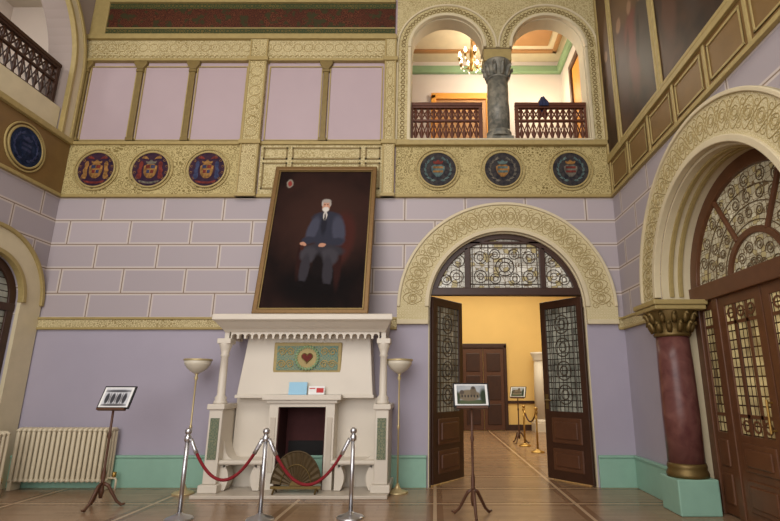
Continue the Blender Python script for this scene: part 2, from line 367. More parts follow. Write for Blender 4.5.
    def build(s, name, mat, parent=None, smooth=False, bevel=0):
        me = bpy.data.meshes.new(name); me.from_pydata(s.v, [], s.f)
        bm = bmesh.new(); bm.from_mesh(me); bmesh.ops.remove_doubles(bm, verts=bm.verts, dist=1e-5)
        bmesh.ops.recalc_face_normals(bm, faces=bm.faces); bm.to_mesh(me); bm.free()
        me.materials.append(mat)
        if smooth:
            for p in me.polygons: p.use_smooth = True
        o = bpy.data.objects.new(name, me); C.objects.link(o)
        if parent: o.parent = parent
        if bevel:
            b = o.modifiers.new('edge', 'BEVEL'); b.width = bevel; b.segments = 2; b.limit_method = 'ANGLE'
        return o
def tag(o, label, cat, group=None, kind=None):
    o['label'] = label; o['category'] = cat
    if group: o['group'] = group
    if kind: o['kind'] = kind
    return o
def thing(name, label, cat, loc=(0, 0, 0), rz=0, group=None, kind=None):
    o = bpy.data.objects.new(name, None); C.objects.link(o); o.location = loc; o.rotation_euler = (0, 0, rz)
    o.empty_display_size = .1
    return tag(o, label, cat, group, kind)
def struct(o, label, cat): return tag(o, label, cat, None, 'structure')
def dup(o, loc=None, rz=None, label=None, parent=None):
    c = o.copy(); C.objects.link(c)
    if parent: c.parent = parent
    if loc is not None: c.location = loc
    if rz is not None: c.rotation_euler = (0, 0, rz)
    if label: c['label'] = label
    for ch in list(o.children): dup(ch, parent=c)
    return c

# ------------------------------------------------------------------ room shell
DX, DZ, DR, DO = 1.226, 2.85, 1.34, 1.87          # door arch on back wall
LZ, LR, LO, LC1, LC2 = 7.93, .72, .98, .238, 2.2  # gallery arches
SILL = 5.92
outer = [(XL, 0), (DX-DR, 0)]+arc(DX, DZ, DR, 180, 0, 40)+[(DX+DR, 0), (XR, 0), (XR, ZC), (XL, ZC)]
hole = [(LC1-LR, SILL), (LC2+LR, SILL)]+arc(LC2, LZ, LR, 0, 180, 28)+arc(LC1, LZ, LR, 0, 180, 28)
struct(MB().plate(outer, [hole], fB, -.36, 0).build('wall_back', mWallB), 'lilac stone-coursed back wall of the hall with arched openings', 'wall')
RY, RZ, RR, RO = 5.5, 2.75, 1.48, 2.02            # arch on right wall
outer = [(-3, 0), (RY-RR, 0)]+arc(RY, RZ, RR, 180, 0, 40)+[(RY+RR, 0), (8.82, 0), (8.82, ZC), (-3, ZC)]
struct(MB().plate(outer, [], fR, -.6, 0).build('wall_right', mWallS), 'lilac right wall with a large arched doorway', 'wall')
LY, LZ2, LR2, LO2 = 7.3, 2.85, .7, 1.13
outer = [(-3, 0), (LY-LR2, 0)]+arc(LY, LZ2, LR2, 180, 0, 30)+[(LY+LR2, 0), (8.82, 0), (8.82, ZC), (-3, ZC)]
uh = [(4.6, SILL), (8.12, SILL)]+arc(6.36, 7.25, 1.76, 0, 180, 36)
struct(MB().plate(outer, [uh], fL, -.45, 0).build('wall_left', mWallS), 'lilac left wall with an arch below and an open gallery arch above', 'wall')
struct(MB().box(-9, 6.2, -3, 19, -.1, 0).build('floor', mFloor), 'brown parquet floor with pale inlaid lines forming large panels', 'floor')
struct(MB().box(XL-.45, XR+.6, -3, 8.82, ZC, ZC+.1).build('ceiling', mCeil), 'plaster ceiling high above the hall', 'ceiling')
# far yellow room
struct(MB().box(-4, 6.2, 18.7, 18.8, 0, 5.6).build('wall_far', mYellow), 'yellow end wall of the room seen through the open doors', 'wall')
struct(MB().box(-4.1, -4, 8.82, 18.8, 0, 5.6).build('wall_far_left', mYellow), 'yellow left wall of the far room', 'wall')
struct(MB().box(6.2, 6.3, 8.82, 18.8, 0, 5.6).build('wall_far_right', mYellow), 'yellow right wall of the far room', 'wall')
struct(MB().box(-4.1, 6.3, 8.82, 18.8, 5.6, 5.7).build('ceiling_far', mCeil), 'ceiling of the far room', 'ceiling')
struct(MB().box(-4, .9, 18.66, 18.7, .92, 1.02).box(2.62, 6.2, 18.66, 18.7, .92, 1.02).box(2.62, 6.2, 18.66, 18.7, 0, .2).build('trim_1', mWood), 'dark dado rail along the yellow far wall', 'trim')
# gallery behind the upper arches
struct(MB().box(-2, 3.2, 11.2, 11.3, 5.9, 9.6).build('wall_gallery_back', mGalWall), 'pale back wall of the upper gallery', 'wall')
struct(MB().box(-2.1, -2, 8.82, 11.3, 5.9, 9.6).build('wall_gallery_left', mGalWall), 'pale left wall of the upper gallery', 'wall')
struct(MB().box(3.2, 3.3, 8.82, 11.3, 5.9, 9.6).build('wall_gallery_right', mGalWall), 'pale right wall of the upper gallery', 'wall')
struct(MB().box(-2.1, 3.3, 8.82, 11.3, 5.75, 5.9).build('floor_gallery', mWoodM), 'wooden floor of the upper gallery', 'floor')
struct(MB().box(-2.1, 3.3, 8.82, 11.3, 9.6, 9.7).build('ceiling_gallery', mGalCeil), 'cream ceiling of the upper gallery', 'ceiling')
g = MB()
for x0, x1 in ((-1.7, 1.0), (1.3, 3.0)):
    g.box(x0, x1, 9.2, 9.3, 9.55, 9.6); g.box(x0, x1, 10.7, 10.8, 9.55, 9.6); g.box(x0, x0+.1, 9.2, 10.8, 9.55, 9.6); g.box(x1-.1, x1, 9.2, 10.8, 9.55, 9.6)
g.box(1.55, 2.75, 9.45, 10.55, 9.57, 9.6)
struct(g.build('trim_2', mOcre, bevel=.01), 'ochre coffer frames on the gallery ceiling', 'trim')
struct(MB().box(-2, 3.2, 11.08, 11.2, 9.22, 9.42).box(3.08, 3.2, 8.9, 11.1, 9.22, 9.42).build('trim_3', mGreenC, bevel=.03), 'green cornice under the gallery ceiling', 'trim')
# left gallery
struct(MB().box(-9, -8.9, 3, 9.2, 5.9, 9.3).box(-8.9, -7.2, 8.95, 9.05, 5.9, 9.3).build('wall_gallery_side', mGalWall), 'pale wall inside the left upper gallery', 'wall')
struct(MB().box(-9, -7.2, 3, 9.2, 5.8, 5.9).build('floor_gallery_side', mWoodM), 'floor of the left upper gallery', 'floor')
struct(MB().box(-9, -7.2, 3, 9.2, 9.3, 9.4).build('ceiling_gallery_side', mCeil), 'ceiling of the left upper gallery', 'ceiling')

# ------------------------------------------------------------------ trims on the back wall
struct(MB().bx(fB, XL, DX-DR-.02, 0, .44, 0, .05).bx(fB, XL, DX-DR-.02, .44, .48, 0, .07)
       .bx(fB, DX+DR+.02, XR, 0, .44, 0, .05).bx(fB, DX+DR+.02, XR, .44, .48, 0, .07).build('baseboard_back', mTeal, bevel=.01), 'mint green baseboard along the back wall', 'baseboard')
def band(m, f, a0, a1):
    m.bx(f, a0, a1, 2.49, 2.64, 0, .035)
struct((lambda m: (band(m, fB, XL, DX-DO), band(m, fB, DX+DO, XR), m)[2])(MB()).build('trim_4', mOrnFine), 'narrow patterned gold band across the back wall', 'trim')
g = MB()
for a0, a1 in ((XL, DX-DO), (DX+DO, XR)):
    g.bx(fB, a0, a1, 2.63, 2.67, 0, .06); g.bx(fB, a0, a1, 2.46, 2.5, 0, .05)
struct(g.build('trim_5', mGold, bevel=.01), 'gilt edges of the band across the back wall', 'trim')
# medallion frieze: left, middle, right
struct(MB().bx(fB, XL, -3.55, 4.87, 5.87, 0, .03).bx(fB, -.72, XR, 4.87, 5.87, 0, .03).build('trim_6', mOrnG), 'gold scrollwork frieze behind the round medallions', 'trim')
struct(MB().bx(fB, -3.2, -.95, 4.87, 5.87, 0, .03).build('trim_7', mPlainG), 'cream and gold frieze behind the portrait', 'trim')
g = MB()
for x0, x1 in ((-3.15, -2.7), (-2.62, -1.36), (-1.28, -1.0)):
    for z0, z1 in ((4.98, 5.5), (5.56, 5.8)):
        g.bx(fB, x0, x1, z0, z0+.03, .03, .045); g.bx(fB, x0, x1, z1-.03, z1, .03, .045)
        g.bx(fB, x0, x0+.03, z0, z1, .03, .045); g.bx(fB, x1-.03, x1, z0, z1, .03, .045)
struct(g.build('trim_8', mGoldDk), 'raised gilt rectangles on the middle frieze', 'trim')
g = MB()
g.bx(fB, XL, -.72, 4.82, 4.88, 0, .07).bx(fB, XL, -.72, 5.85, 5.92, 0, .07)
g.bx(fB, -.72, XR, 4.82, 4.88, 0, .07).bx(fB, -.74, XR, 5.82, 5.93, 0, .12)
struct(g.build('trim_9', mGold, bevel=.015), 'gilt mouldings above and below the medallion frieze', 'trim')
# pilasters
for k, (x0, x1, zt) in enumerate(((-3.56, -3.22, 8.12), (-.96, -.74, 8.12))):
    g = MB().bx(fB, x0, x1, 4.82, zt, 0, .1)
    struct(g.build('trim_%d' % (10+k), mOrnC, bevel=.01), 'flat ornamented gilt pilaster', 'trim')
g = MB()
for x0, x1 in ((-3.56, -3.22), (-.96, -.74)):
    for x in (x0, x1-.03): g.bx(fB, x, x+.03, 4.9, 8.1, .1, .115)
    g.bx(fB, x0-.03, x1+.03, 5.84, 5.92, 0, .14); g.bx(fB, x0-.03, x1+.03, 7.58, 7.66, 0, .14); g.bx(fB, x0-.02, x1+.02, 4.82, 4.88, 0, .13)
    xm = (x0+x1)/2; hw = (x1-x0)/2-.06; z = 6.1
    while z < 7.5:
        g.tube([fB(xm+hw*math.cos(t*PI/8), z+.1*math.sin(t*PI/8), .1) for t in range(16)], .008, 5, True); z += .21
struct(g.build('trim_12', mGold, bevel=.006), 'raised gilt edges, caps and chain relief of the pilasters', 'trim')
# slim dividing strips
g = MB(); STR = (-6.69, -5.65, -4.64, -2.085)
for x in STR:
    g.bx(fB, x-.05, x+.05, 5.93, 7.6, 0, .05); g.bx(fB, x-.07, x+.07, 7.38, 7.43, 0, .07); g.bx(fB, x-.07, x+.07, 5.93, 6.0, 0, .07)
    g.prism([(x-.13, 7.62), (x-.12, 7.54), (x-.07, 7.46), (x-.05, 7.43), (x+.05, 7.43), (x+.07, 7.46), (x+.12, 7.54), (x+.13, 7.62)], fB, 0, .075)
struct(g.build('trim_13', mGoldDk, bevel=.008), 'slim gilt strips dividing the mauve upper panels', 'trim')
g = MB()
P = [(-6.62, -5.72), (-5.58, -4.71), (-4.57, -3.6), (-3.18, -2.155), (-2.015, -1.0)]
for x0, x1 in P:
    for a in (x0, x1-.02): g.bx(fB, a, a+.02, 5.95, 7.5, 0, .02)
    g.bx(fB, x0, x1, 7.5, 7.52, 0, .02); g.bx(fB, x0, x1, 5.95, 5.97, 0, .02)
struct(g.build('trim_14', mGold), 'thin gilt borders of the mauve panels', 'trim')
struct(MB().bx(fB, XL, -.74, 7.62, 8.12, 0, .06).build('trim_15', mOrnFine), 'patterned cornice band above the mauve panels', 'trim')
g = MB().bx(fB, XL, -.74, 7.6, 7.65, 0, .09).bx(fB, XL, -.74, 8.06, 8.16, 0, .13)
for i in range(58):
    x = XL+.08+i*.103
    g.ring(x, 7.68, .035, .047, 0, 180, fB, .06, .075, 8)
for i in range(30):
    x = XL+.1+i*.2
    g.tube([fB(x+.085*math.cos(t*PI/6), 7.9+.085*math.sin(t*PI/6), .06) for t in range(12)], .008, 5, True)
struct(g.build('trim_16', mGold, bevel=.006), 'gilt cornice mouldings with a row of small arches and rings', 'trim')
struct(MB().bx(fB, -6.45, -.78, 8.18, 8.92, 0, .04).build('trim_17', mFrieze), 'dark red and brown mosaic frieze under the ceiling', 'trim')
g = MB().bx(fB, -6.45, -.78, 8.22, 8.34, .04, .048).bx(fB, -6.45, -.78, 8.8, 8.92, .04, .048)
struct(g.build('trim_42', mGreenStrip), 'green mosaic borders of the dark frieze', 'trim')
struct(MB().bx(fB, XL, -6.45, 8.16, ZC, 0, .07).bx(fB, -6.45, -.78, 8.92, 9.02, 0, .1).bx(fB, -6.45, -.78, 8.16, 8.22, .04, .07).bx(fB, -6.45, -.78, 8.34, 8.365, .04, .06).build('trim_18', mGold, bevel=.01), 'gilt border around the mosaic frieze', 'trim')
# gallery arches surround
g = MB()
g.plate([(-.74, SILL), (LC1-LR, SILL), (LC1-LR, LZ)]+arc(LC1, LZ, LR, 180, 0, 28)+arc(LC2, LZ, LR, 180, 0, 28)+[(LC2+LR, SILL), (XR, SILL), (XR, ZC), (-.74, ZC)], [], fB, 0, .03)
struct(g.build('trim_19', mPlainG), 'cream and gold surround of the two gallery arches', 'trim')
g = MB()
for c in (LC1, LC2):
    g.ring(c, LZ, LR-.02, LR+.04, 0, 180, fB, -.02, .08); g.ring(c, LZ, LR+.22, LO, 0, 180, fB, 0, .06)
    g.ring(c, LZ, LR-.03, LR-.001, 0, 180, fB, -.34, -.02)
for x0, x1 in ((LC1-LO, LC1-LO+.04), (LC1-LR-.04, LC1-LR+.02), (LC2+LR-.02, LC2+LR+.04), (LC2+LO-.04, LC2+LO)):
    g.bx(fB, x0, x1, SILL, LZ, 0, .06)
g.bx(fB, LC1-LR+.001, LC1-LR+.03, SILL+.03, LZ, -.34, -.02).bx(fB, LC2+LR-.03, LC2+LR-.001, SILL+.03, LZ, -.34, -.02)
struct(g.build('trim_20', mCream, bevel=.012), 'cream roll mouldings edging the gallery arches', 'trim')
g = MB()
for c in (LC1, LC2):
    for i in range(31):
        a = math.radians(3+174*i/30); r = LR+.13
        g.tube([fB(c+r*math.cos(a)+.035*math.cos(t*PI/4), LZ+r*math.sin(a)+.035*math.sin(t*PI/4), .03) for t in range(8)], .01, 5, True)
for x in (LC1-LR-.13, LC2+LR+.13):
    for i in range(20): g.tube([fB(x+.035*math.cos(t*PI/4), SILL+.1+i*.095+.035*math.sin(t*PI/4), .03) for t in range(8)], .01, 5, True)
struct(g.build('trim_21', mGoldDk), 'small gilt rings around the gallery arches', 'trim')
struct(MB().bx(fB, LC1-LR, LC2+LR, SILL-.02, SILL+.03, -.36, .12).build('trim_22', mCream, bevel=.01), 'cream sill under the gallery railing', 'trim')

# ------------------------------------------------------------------ door arch on the back wall
def arch_orn(mb, cx, cz, r0, r1, f, c, waves, a0=1, a1=179):
    # fine arabesque: pairs of curling tendrils between two rows of small leaves, knotted by rings
    rm = (r0+r1)/2; am = (r1-r0)/2*.88
    def pt(a, r): return f(cx+r*math.cos(math.radians(a)), cz+r*math.sin(math.radians(a)), c)
    for ph in (0, PI):
        N = waves*10
        mb.tube([pt(a0+(a1-a0)*i/N, rm+am*math.sin(ph+PI*waves*i/N)) for i in range(N+1)], .008, 5)
        mb.tube([pt(a0+(a1-a0)*i/N, rm+am*.5*math.sin(ph+PI/2+2*PI*waves*i/N)) for i in range(N+1)], .006, 5)
    st = (a1-a0)/waves
    for k in range(waves):
        ac = a0+st*(k+.5)
        for q in (.075, .04):
            mb.tube([f(cx+rm*math.cos(math.radians(ac))+q*math.cos(t*PI/5), cz+rm*math.sin(math.radians(ac))+q*math.sin(t*PI/5), c) for t in range(10)], .007, 5, True)
        for s in (-1, 1):
            ab = a0+st*k; r = rm+s*am*.72
            p0 = (cx+r*math.cos(math.radians(ab)), cz+r*math.sin(math.radians(ab)))
            mb.tube([f(p0[0]+.06*(1-i/14*.75)*math.cos(s*i*.55+math.radians(ab)), p0[1]+.06*(1-i/14*.75)*math.sin(s*i*.55+math.radians(ab)), c) for i in range(15)], .007, 5)
struct(MB().ring(DX, DZ, DR, DO, 0, 180, fB, 0, .05, 60).bx(fB, DX-DO, DX-DR, 2.62, DZ, 0, .05).bx(fB, DX+DR, DX+DO, 2.62, DZ, 0, .05).build('trim_23', mArch), 'cream arch band over the open double doors', 'trim')
g = MB(); arch_orn(g, DX, DZ, DR+.09, DO-.07, fB, .048, 22)
struct(g.build('trim_24', mRelief), 'interlaced gilt relief on the arch over the double doors', 'trim')
g = MB().ring(DX, DZ, DR-.01, DR+.06, 0, 180, fB, 0, .08, 60).ring(DX, DZ, DO-.05, DO, 0, 180, fB, 0, .08, 60)
for s in (-1, 1):
    a, b = sorted((DX+s*DR, DX+s*DO)); g.bx(fB, a, b, 2.55, 2.63, 0, .08)
struct(g.build('trim_25', mCream, bevel=.01), 'cream edge mouldings of the arch over the double doors', 'trim')
g = MB().ring(DX, DZ, DR-.03, DR-.001, 0, 180, fB, -.3, -.005, 60).bx(fB, DX-DR+.001, DX-DR+.02, 0, DZ, -.3, -.005).bx(fB, DX+DR-.02, DX+DR-.001, 0, DZ, -.3, -.005)
struct(g.build('trim_26', mCream), 'cream lining of the deep door arch', 'trim')

d1 = thing('door_1', 'open dark walnut double door with arched fanlight under the arch', 'door', (DX, 8.56, 0), 0, None, 'structure')
TZ = 3.06
ang = math.degrees(math.asin((TZ+.1-DZ)/1.28))
g = MB().ring(0, DZ, 1.22, 1.315, ang, 180-ang, fI, -.04, .05, 50)
g.box(-1.32, 1.32, -.06, .05, TZ, TZ+.13)
g.box(-1.32, -1.29, -.05, .05, 0, TZ).box(1.29, 1.32, -.05, .05, 0, TZ)
for x in (-.657, .657): g.box(x-.05, x+.05, -.05, .04, TZ+.1, DZ+math.sqrt(1.25**2-.657**2))
g.box(-.657, .657, -.05, .04, 3.98, 4.03)
g.build('door_frame', mWood, d1, bevel=.01)
fg = MB().prism([(x, z) for x, z in arc(0, DZ, 1.23, ang, 180-ang, 30)], fI, -.005, .005).build('fanlight', mFan, d1)
g = MB()
for s in (-1, 1):
    for cx, cz, r, a in ((.17, 3.36, .09, 0), (.17, 3.8, .09, 2), (.43, 3.4, .11, 1), (.43, 3.74, .11, 3), (.85, 3.4, .12, 0), (.82, 3.68, .11, 2), (1.03, 3.34, .09, 1)):
        g.tube([fI(s*cx+r*math.cos(t*PI/8), cz+r*math.sin(t*PI/8), .012) for t in range(16)], .008, 5, True)
        g.tube([fI(s*cx+r*.5*math.cos(t*PI/6), cz+r*.5*math.sin(t*PI/6), .012) for t in range(12)], .007, 5, True)
for rr in (.09, .16): g.tube([fI(rr*math.cos(t*PI/10), 3.57+rr*math.sin(t*PI/10), .012) for t in range(20)], .01, 5, True)
for k in range(8): g.tube([fI(.09*math.cos(k*PI/4), 3.57+.09*math.sin(k*PI/4), .012), fI(.16*math.cos(k*PI/4), 3.57+.16*math.sin(k*PI/4), .012)], .006, 5)
for z in (3.26, 3.92): g.tube([fI(-.62, z, .012), fI(.62, z, .012)], .01, 5)
for x in (-.57, .57, -.29, .29): g.tube([fI(x, 3.2, .012), fI(x, 4.0, .012)], .009, 5)
g.build('scroll_grille', mIron, fg)
def leaf(parent, loc, rz):
    W, H = .92, 3.04
    o = MB().plate([(0, .02), (W, .02), (W, H), (0, H)], [[(.12, 1.12), (W-.12, 1.12), (W-.12, H-.14), (.12, H-.14)]], fI, -.03, .03).build('door_leaf', mWood, parent, bevel=.008)
    o.location = loc; o.rotation_euler = (0, 0, rz)
    MB().box(.11, W-.11, -.008, .008, 1.1, H-.12).build('leaded_pane', mLeafG, o)
    g = MB()
    for z in (1.4, 1.8, 2.2, 2.6):
        for c in (.014, -.014):
            for q in (1, .5): g.tube([fI(W/2+.15*q*math.cos(t*PI/10), z+.16*q*math.sin(t*PI/10), c) for t in range(20)], .01, 5, True)
    for x in (.22, W-.22):
        for c in (.014, -.014): g.tube([fI(x, 1.13, c), fI(x, H-.15, c)], .008, 5)
    g.build('lead_ornament', mIron, o)
    for z0, z1 in ((.16, .52), (.6, 1.02)):
        g = MB().box(.15, W-.15, -.045, .045, z0, z1); g.box(.22, W-.22, -.07, .07, z0+.07, z1-.07)
        g.build('raised_panel', mWoodM, o, bevel=.02)
    g = MB().box(W-.1, W-.04, -.036, .036, 1.15, 1.4); g.tube([(W-.07, -.08, 1.3), (W-.2, -.08, 1.3)], .012, 8); g.tube([(W-.07, -.03, 1.3), (W-.07, -.08, 1.3)], .012, 8)
    g.tube([(W-.07, .08, 1.3), (W-.2, .08, 1.3)], .012, 8); g.tube([(W-.07, .03, 1.3), (W-.07, .08, 1.3)], .012, 8)
    g.build('handle', mBrassD, o)
leaf(d1, (-1.285, -.02, 0), math.radians(54))
leaf(d1, (1.3, -.06, 0), math.radians(128))

# far room door
d3 = thing('door_3', 'closed brown panelled double door on the yellow far wall', 'door', (1.76, 18.7, 0), 0, None, 'structure')
MB().box(-.86, -.74, -.1, 0, 0, 3).box(.74, .86, -.1, 0, 0, 3).box(-.86, .86, -.1, 0, 2.88, 3.05).build('door_frame', mWood, d3, bevel=.02)
for s in (-1, 1):
    a, b = sorted((s*.01, s*.74)); o = MB().box(a, b, -.06, 0, .02, 2.88).build('door_leaf', mWoodM, d3)
    for z0, z1 in ((.2, .9), (1.05, 1.9), (2.05, 2.7)): MB().box(a+.12, b-.12, -.085, -.06, z0, z1).build('raised_panel', mWood, o, bevel=.02)

# ------------------------------------------------------------------ right wall
struct(MB().ring(RY, RZ, RR, RO, 0, 180, fR, 0, .05, 60).build('trim_27', mArch), 'cream arch band on the right wall', 'trim')
g = MB(); arch_orn(g, RY, RZ, RR+.1, RO-.07, fR, .048, 24)
struct(g.build('trim_28', mRelief), 'interlaced gilt relief on the right wall arch', 'trim')
g = MB().ring(RY, RZ, RR-.01, RR+.07, 0, 180, fR, 0, .09, 60).ring(RY, RZ, RO-.05, RO, 0, 180, fR, 0, .08, 60)
struct(g.build('trim_29', mCream, bevel=.01), 'cream edge mouldings of the right wall arch', 'trim')
g = MB().ring(RY, RZ, RR-.04, RR-.001, 0, 180, fR, -.5, -.005, 60).bx(fR, RY+RR-.04, RY+RR-.001, 0, RZ, -.5, -.005).bx(fR, RY-RR+.001, RY-RR+.04, 0, RZ, -.5, -.005)
struct(g.build('trim_30', mCream), 'cream soffit lining of the right wall arch', 'trim')
g = MB()
for c in (-.13, -.26): g.ring(RY, RZ, RR-.065, RR-.03, 0, 180, fR, c-.03, c+.03, 60)
struct(g.build('trim_43', mGold, bevel=.008), 'gilt ribs under the right wall arch', 'trim')
struct(MB().bx(fR, 7.1, 8.4, 0, .44, 0, .05).bx(fR, 7.1, 8.4, .44, .48, 0, .07).build('baseboard_right', mTeal, bevel=.01), 'mint green baseboard beside the red column', 'baseboard')
struct(MB().bx(fR, RY+RO, 8.4, 2.49, 2.64, 0, .035).build('trim_31', mOrnFine), 'short patterned gold band on the right wall', 'trim')
g = MB().bx(fR, RY+RO, 8.4, 2.63, 2.67, 0, .06).bx(fR, RY+RO, 8.4, 2.46, 2.5, 0, .05)
struct(g.build('trim_32', mGold, bevel=.01), 'gilt edges of the short band on the right wall', 'trim')
struct(MB().bx(fR, 1, 8.42, 4.86, 5.5, 0, .03).build('trim_33', mOrnBr), 'dull brown and gold frieze on the right wall', 'trim')
g = MB().bx(fR, 1, 8.4, 4.82, 4.88, 0, .06).bx(fR, 1, 8.4, 5.46, 5.54, 0, .07)
y = 8.36
while y > 1.2:
    g.bx(fR, y-.05, y, 4.88, 5.46, 0, .045)
    y0, y1 = y-.74, y-.1
    g.bx(fR, y0, y1, 4.94, 4.97, .03, .042).bx(fR, y0, y1, 5.37, 5.4, .03, .042).bx(fR, y0, y0+.025, 4.94, 5.4, .03, .042).bx(fR, y1-.025, y1, 4.94, 5.4, .03, .042)
    y -= .8
struct(g.build('trim_34', mGold, bevel=.006), 'gilt framing of the brown frieze on the right wall', 'trim')
def mural(label, y0, y1, z0, z1, mt):
    t = thing('wall_mural', label, 'mural', (XR, (y0+y1)/2, z0))
    w = (y1-y0)/2; h = z1-z0
    f = lambda a, b, c: (-c, -a, b)
    MB().bx(f, -w, w, 0, h, 0, .03).build('canvas', mt, t)
    MB().plate([(-w-.07, -.07), (w+.07, -.07), (w+.07, h+.07), (-w-.07, h+.07)], [[(-w, 0), (w, 0), (w, h), (-w, h)]], f, 0, .06).build('gilt_frame', mGold, t, bevel=.015)
mural('narrow dark mural beside the gallery arches', 7.84, 8.34, 5.62, 9.1, mMural1)
mural('wide dark mural with faint standing figures, beside the narrow one', 6.3, 7.68, 5.62, 9.1, mMural2)
mural('dark brown mural nearest the viewer, highest at the right edge', 4.6, 6.14, 5.62, 9.1, mMural3)

col = thing('column', 'dull red marble column with gilded capital beside the right arch', 'column', (3.25, 6.9, 0))
MB().box(-.255, .255, -.255, .255, 0, .42).build('plinth', mTeal, col, bevel=.015)
MB().lathe([(.25, .42), (.255, .46), (.245, .49), (.232, .51), (.24, .54), (.24, .56), (.228, .59)], n=32).build('base', mBrassD, col, True)
MB().lathe([(.224, .57), (.23, 1.2), (.222, 1.8), (.21, 2.22)], n=32).build('shaft', mRedMarb, col, True)
g = MB().lathe([(.225, 2.19), (.245, 2.22), (.22, 2.25), (.23, 2.3), (.27, 2.42), (.32, 2.52), (.32, 2.54)], n=32)
for k in range(12):
    a = k*PI/6
    for zz, rr, s in ((2.28, .235, 1), (2.4, .265, 1.1)):
        a2 = a+(PI/12 if s > 1 else 0)
        g.tube([(math.cos(a2)*(rr+d), math.sin(a2)*(rr+d), zz+h) for d, h in ((0, -.03), (.02, .03), (.04, .08), (.07, .1), (.08, .06))], [.03, .04, .035, .026, .012], 6)
g.build('capital', mBrassD, col, True)
MB().box(-.34, .34, -.34, .34, 2.53, 2.59).box(-.36, .36, -.36, .36, 2.59, 2.66).build('abacus', mGold, col, bevel=.015)

d2 = thing('door_2', 'brown walnut glazed door with arched lunette in the right wall arch', 'door', (3.66, RY, 0), 0, None, 'structure')
fD = lambda a, b, c: (-c, a, b)
g = MB().ring(0, RZ, 1.27, 1.44, 0, 180, fD, -.05, .06, 50)
g.bx(fD, -1.44, 1.44, 2.64, 2.86, -.05, .09).bx(fD, -1.44, -1.3, 0, 2.7, -.05, .06).bx(fD, 1.3, 1.44, 0, 2.7, -.05, .06)
for y in (-.92, .92): g.bx(fD, y-.06, y+.06, 0, 2.7, -.05, .05)
for a in (60, 120):
    c, s = math.cos(math.radians(a)), math.sin(math.radians(a))
    g.tube([fD(.55*c, RZ+.55*s, .02), fD(1.3*c, RZ+1.3*s, .02)], .036, 6)
g.ring(0, RZ, .49, .57, 0, 180, fD, -.03, .04, 30)
g.build('door_frame', mDoorW, d2, bevel=.01)
lg = MB().prism(arc(0, RZ, 1.3, 2, 178, 40), fD, -.005, .005).build('lunette_glass', mLunY, d2)
g = MB()
for k, a in enumerate(range(6, 180, 14)):
    c, s = math.cos(math.radians(a)), math.sin(math.radians(a)); sg = 1 if k % 2 else -1
    for r, q in ((1.15, .09), (.95, .085), (.75, .07)):
        g.tube([fD(r*c+q*(1-i/24*.7)*math.cos(sg*i*.42+math.radians(a)), RZ+r*s+q*(1-i/24*.7)*math.sin(sg*i*.42+math.radians(a)), .012) for i in range(25)], .007, 5)
for a in range(15, 180, 30):
    c, s = math.cos(math.radians(a)), math.sin(math.radians(a))
    for r, q in ((.36, .08), (.18, .06)): g.tube([fD(r*c+q*(1-i/24*.8)*math.cos(i*.5), RZ+r*s+q*(1-i/24*.8)*math.sin(i*.5), .012) for i in range(25)], .007, 5)
for r in (.64, .85, 1.05): g.tube([fD(*p, .012) for p in arc(0, RZ, r, 3, 177, 40)], .007, 5)
g.build('scroll_grille', mIronL, lg)
for y0, y1 in ((-1.3, -.98), (-.86, -.01), (.01, .86), (.98, 1.3)):
    m = .12 if y1-y0 > .5 else .06
    o = MB().plate([(y0, .02), (y1, .02), (y1, 2.66), (y0, 2.66)], [[(y0+m, .98), (y1-m, .98), (y1-m, 2.52), (y0+m, 2.52)]], fD, -.03, .03).build('door_leaf' if m == .12 else 'sidelight', mDoorW, d2, bevel=.006)
    MB().bx(fD, y0+m-.01, y1-m+.01, .96, 2.54, -.008, .008).build('leaded_pane', mLeafY, o)
    g = MB(); yc = (y0+y1)/2
    for z in (1.2, 2.3): g.bx(fD, y0+m, y1-m, z-.02, z+.02, -.012, .022)
    if m == .12:
        for yy in (yc-.12, yc+.12): g.bx(fD, yy-.022, yy+.022, .98, 2.52, -.012, .022)
        for yy in (yc-.2, yc, yc+.2): g.ring(yy, 2.42, .05, .07, 0, 360, fD, -.01, .02, 14); g.ring(yy, 1.09, .05, .07, 0, 360, fD, -.01, .02, 14)
    g.build('glazing_bars', mDoorW, o)
    z0s = ((.14, .5), (.58, .9))
    for z0, z1 in z0s:
        g = MB().bx(fD, y0+m, y1-m, z0, z1, -.03, .05)
        if m == .12: g.bx(fD, y0+m+.07, y1-m-.07, z0+.06, z1-.06, -.03, .07)
        g.build('raised_panel', mDoorW, o, bevel=.015)
g = MB().tube([fD(.09, 1.05, .09), fD(.09, 1.4, .09)], .014, 8).tube([fD(.09, 1.08, .02), fD(.09, 1.08, .09)], .012, 8).tube([fD(.09, 1.37, .02), fD(.09, 1.37, .09)], .012, 8)
g.build('handle', mBrass, d2)
struct(MB().box(4.3, 4.4, 3, 8.4, 0, 5).build('wall_porch', mWoodM), 'brown wall behind the right doorway', 'wall')

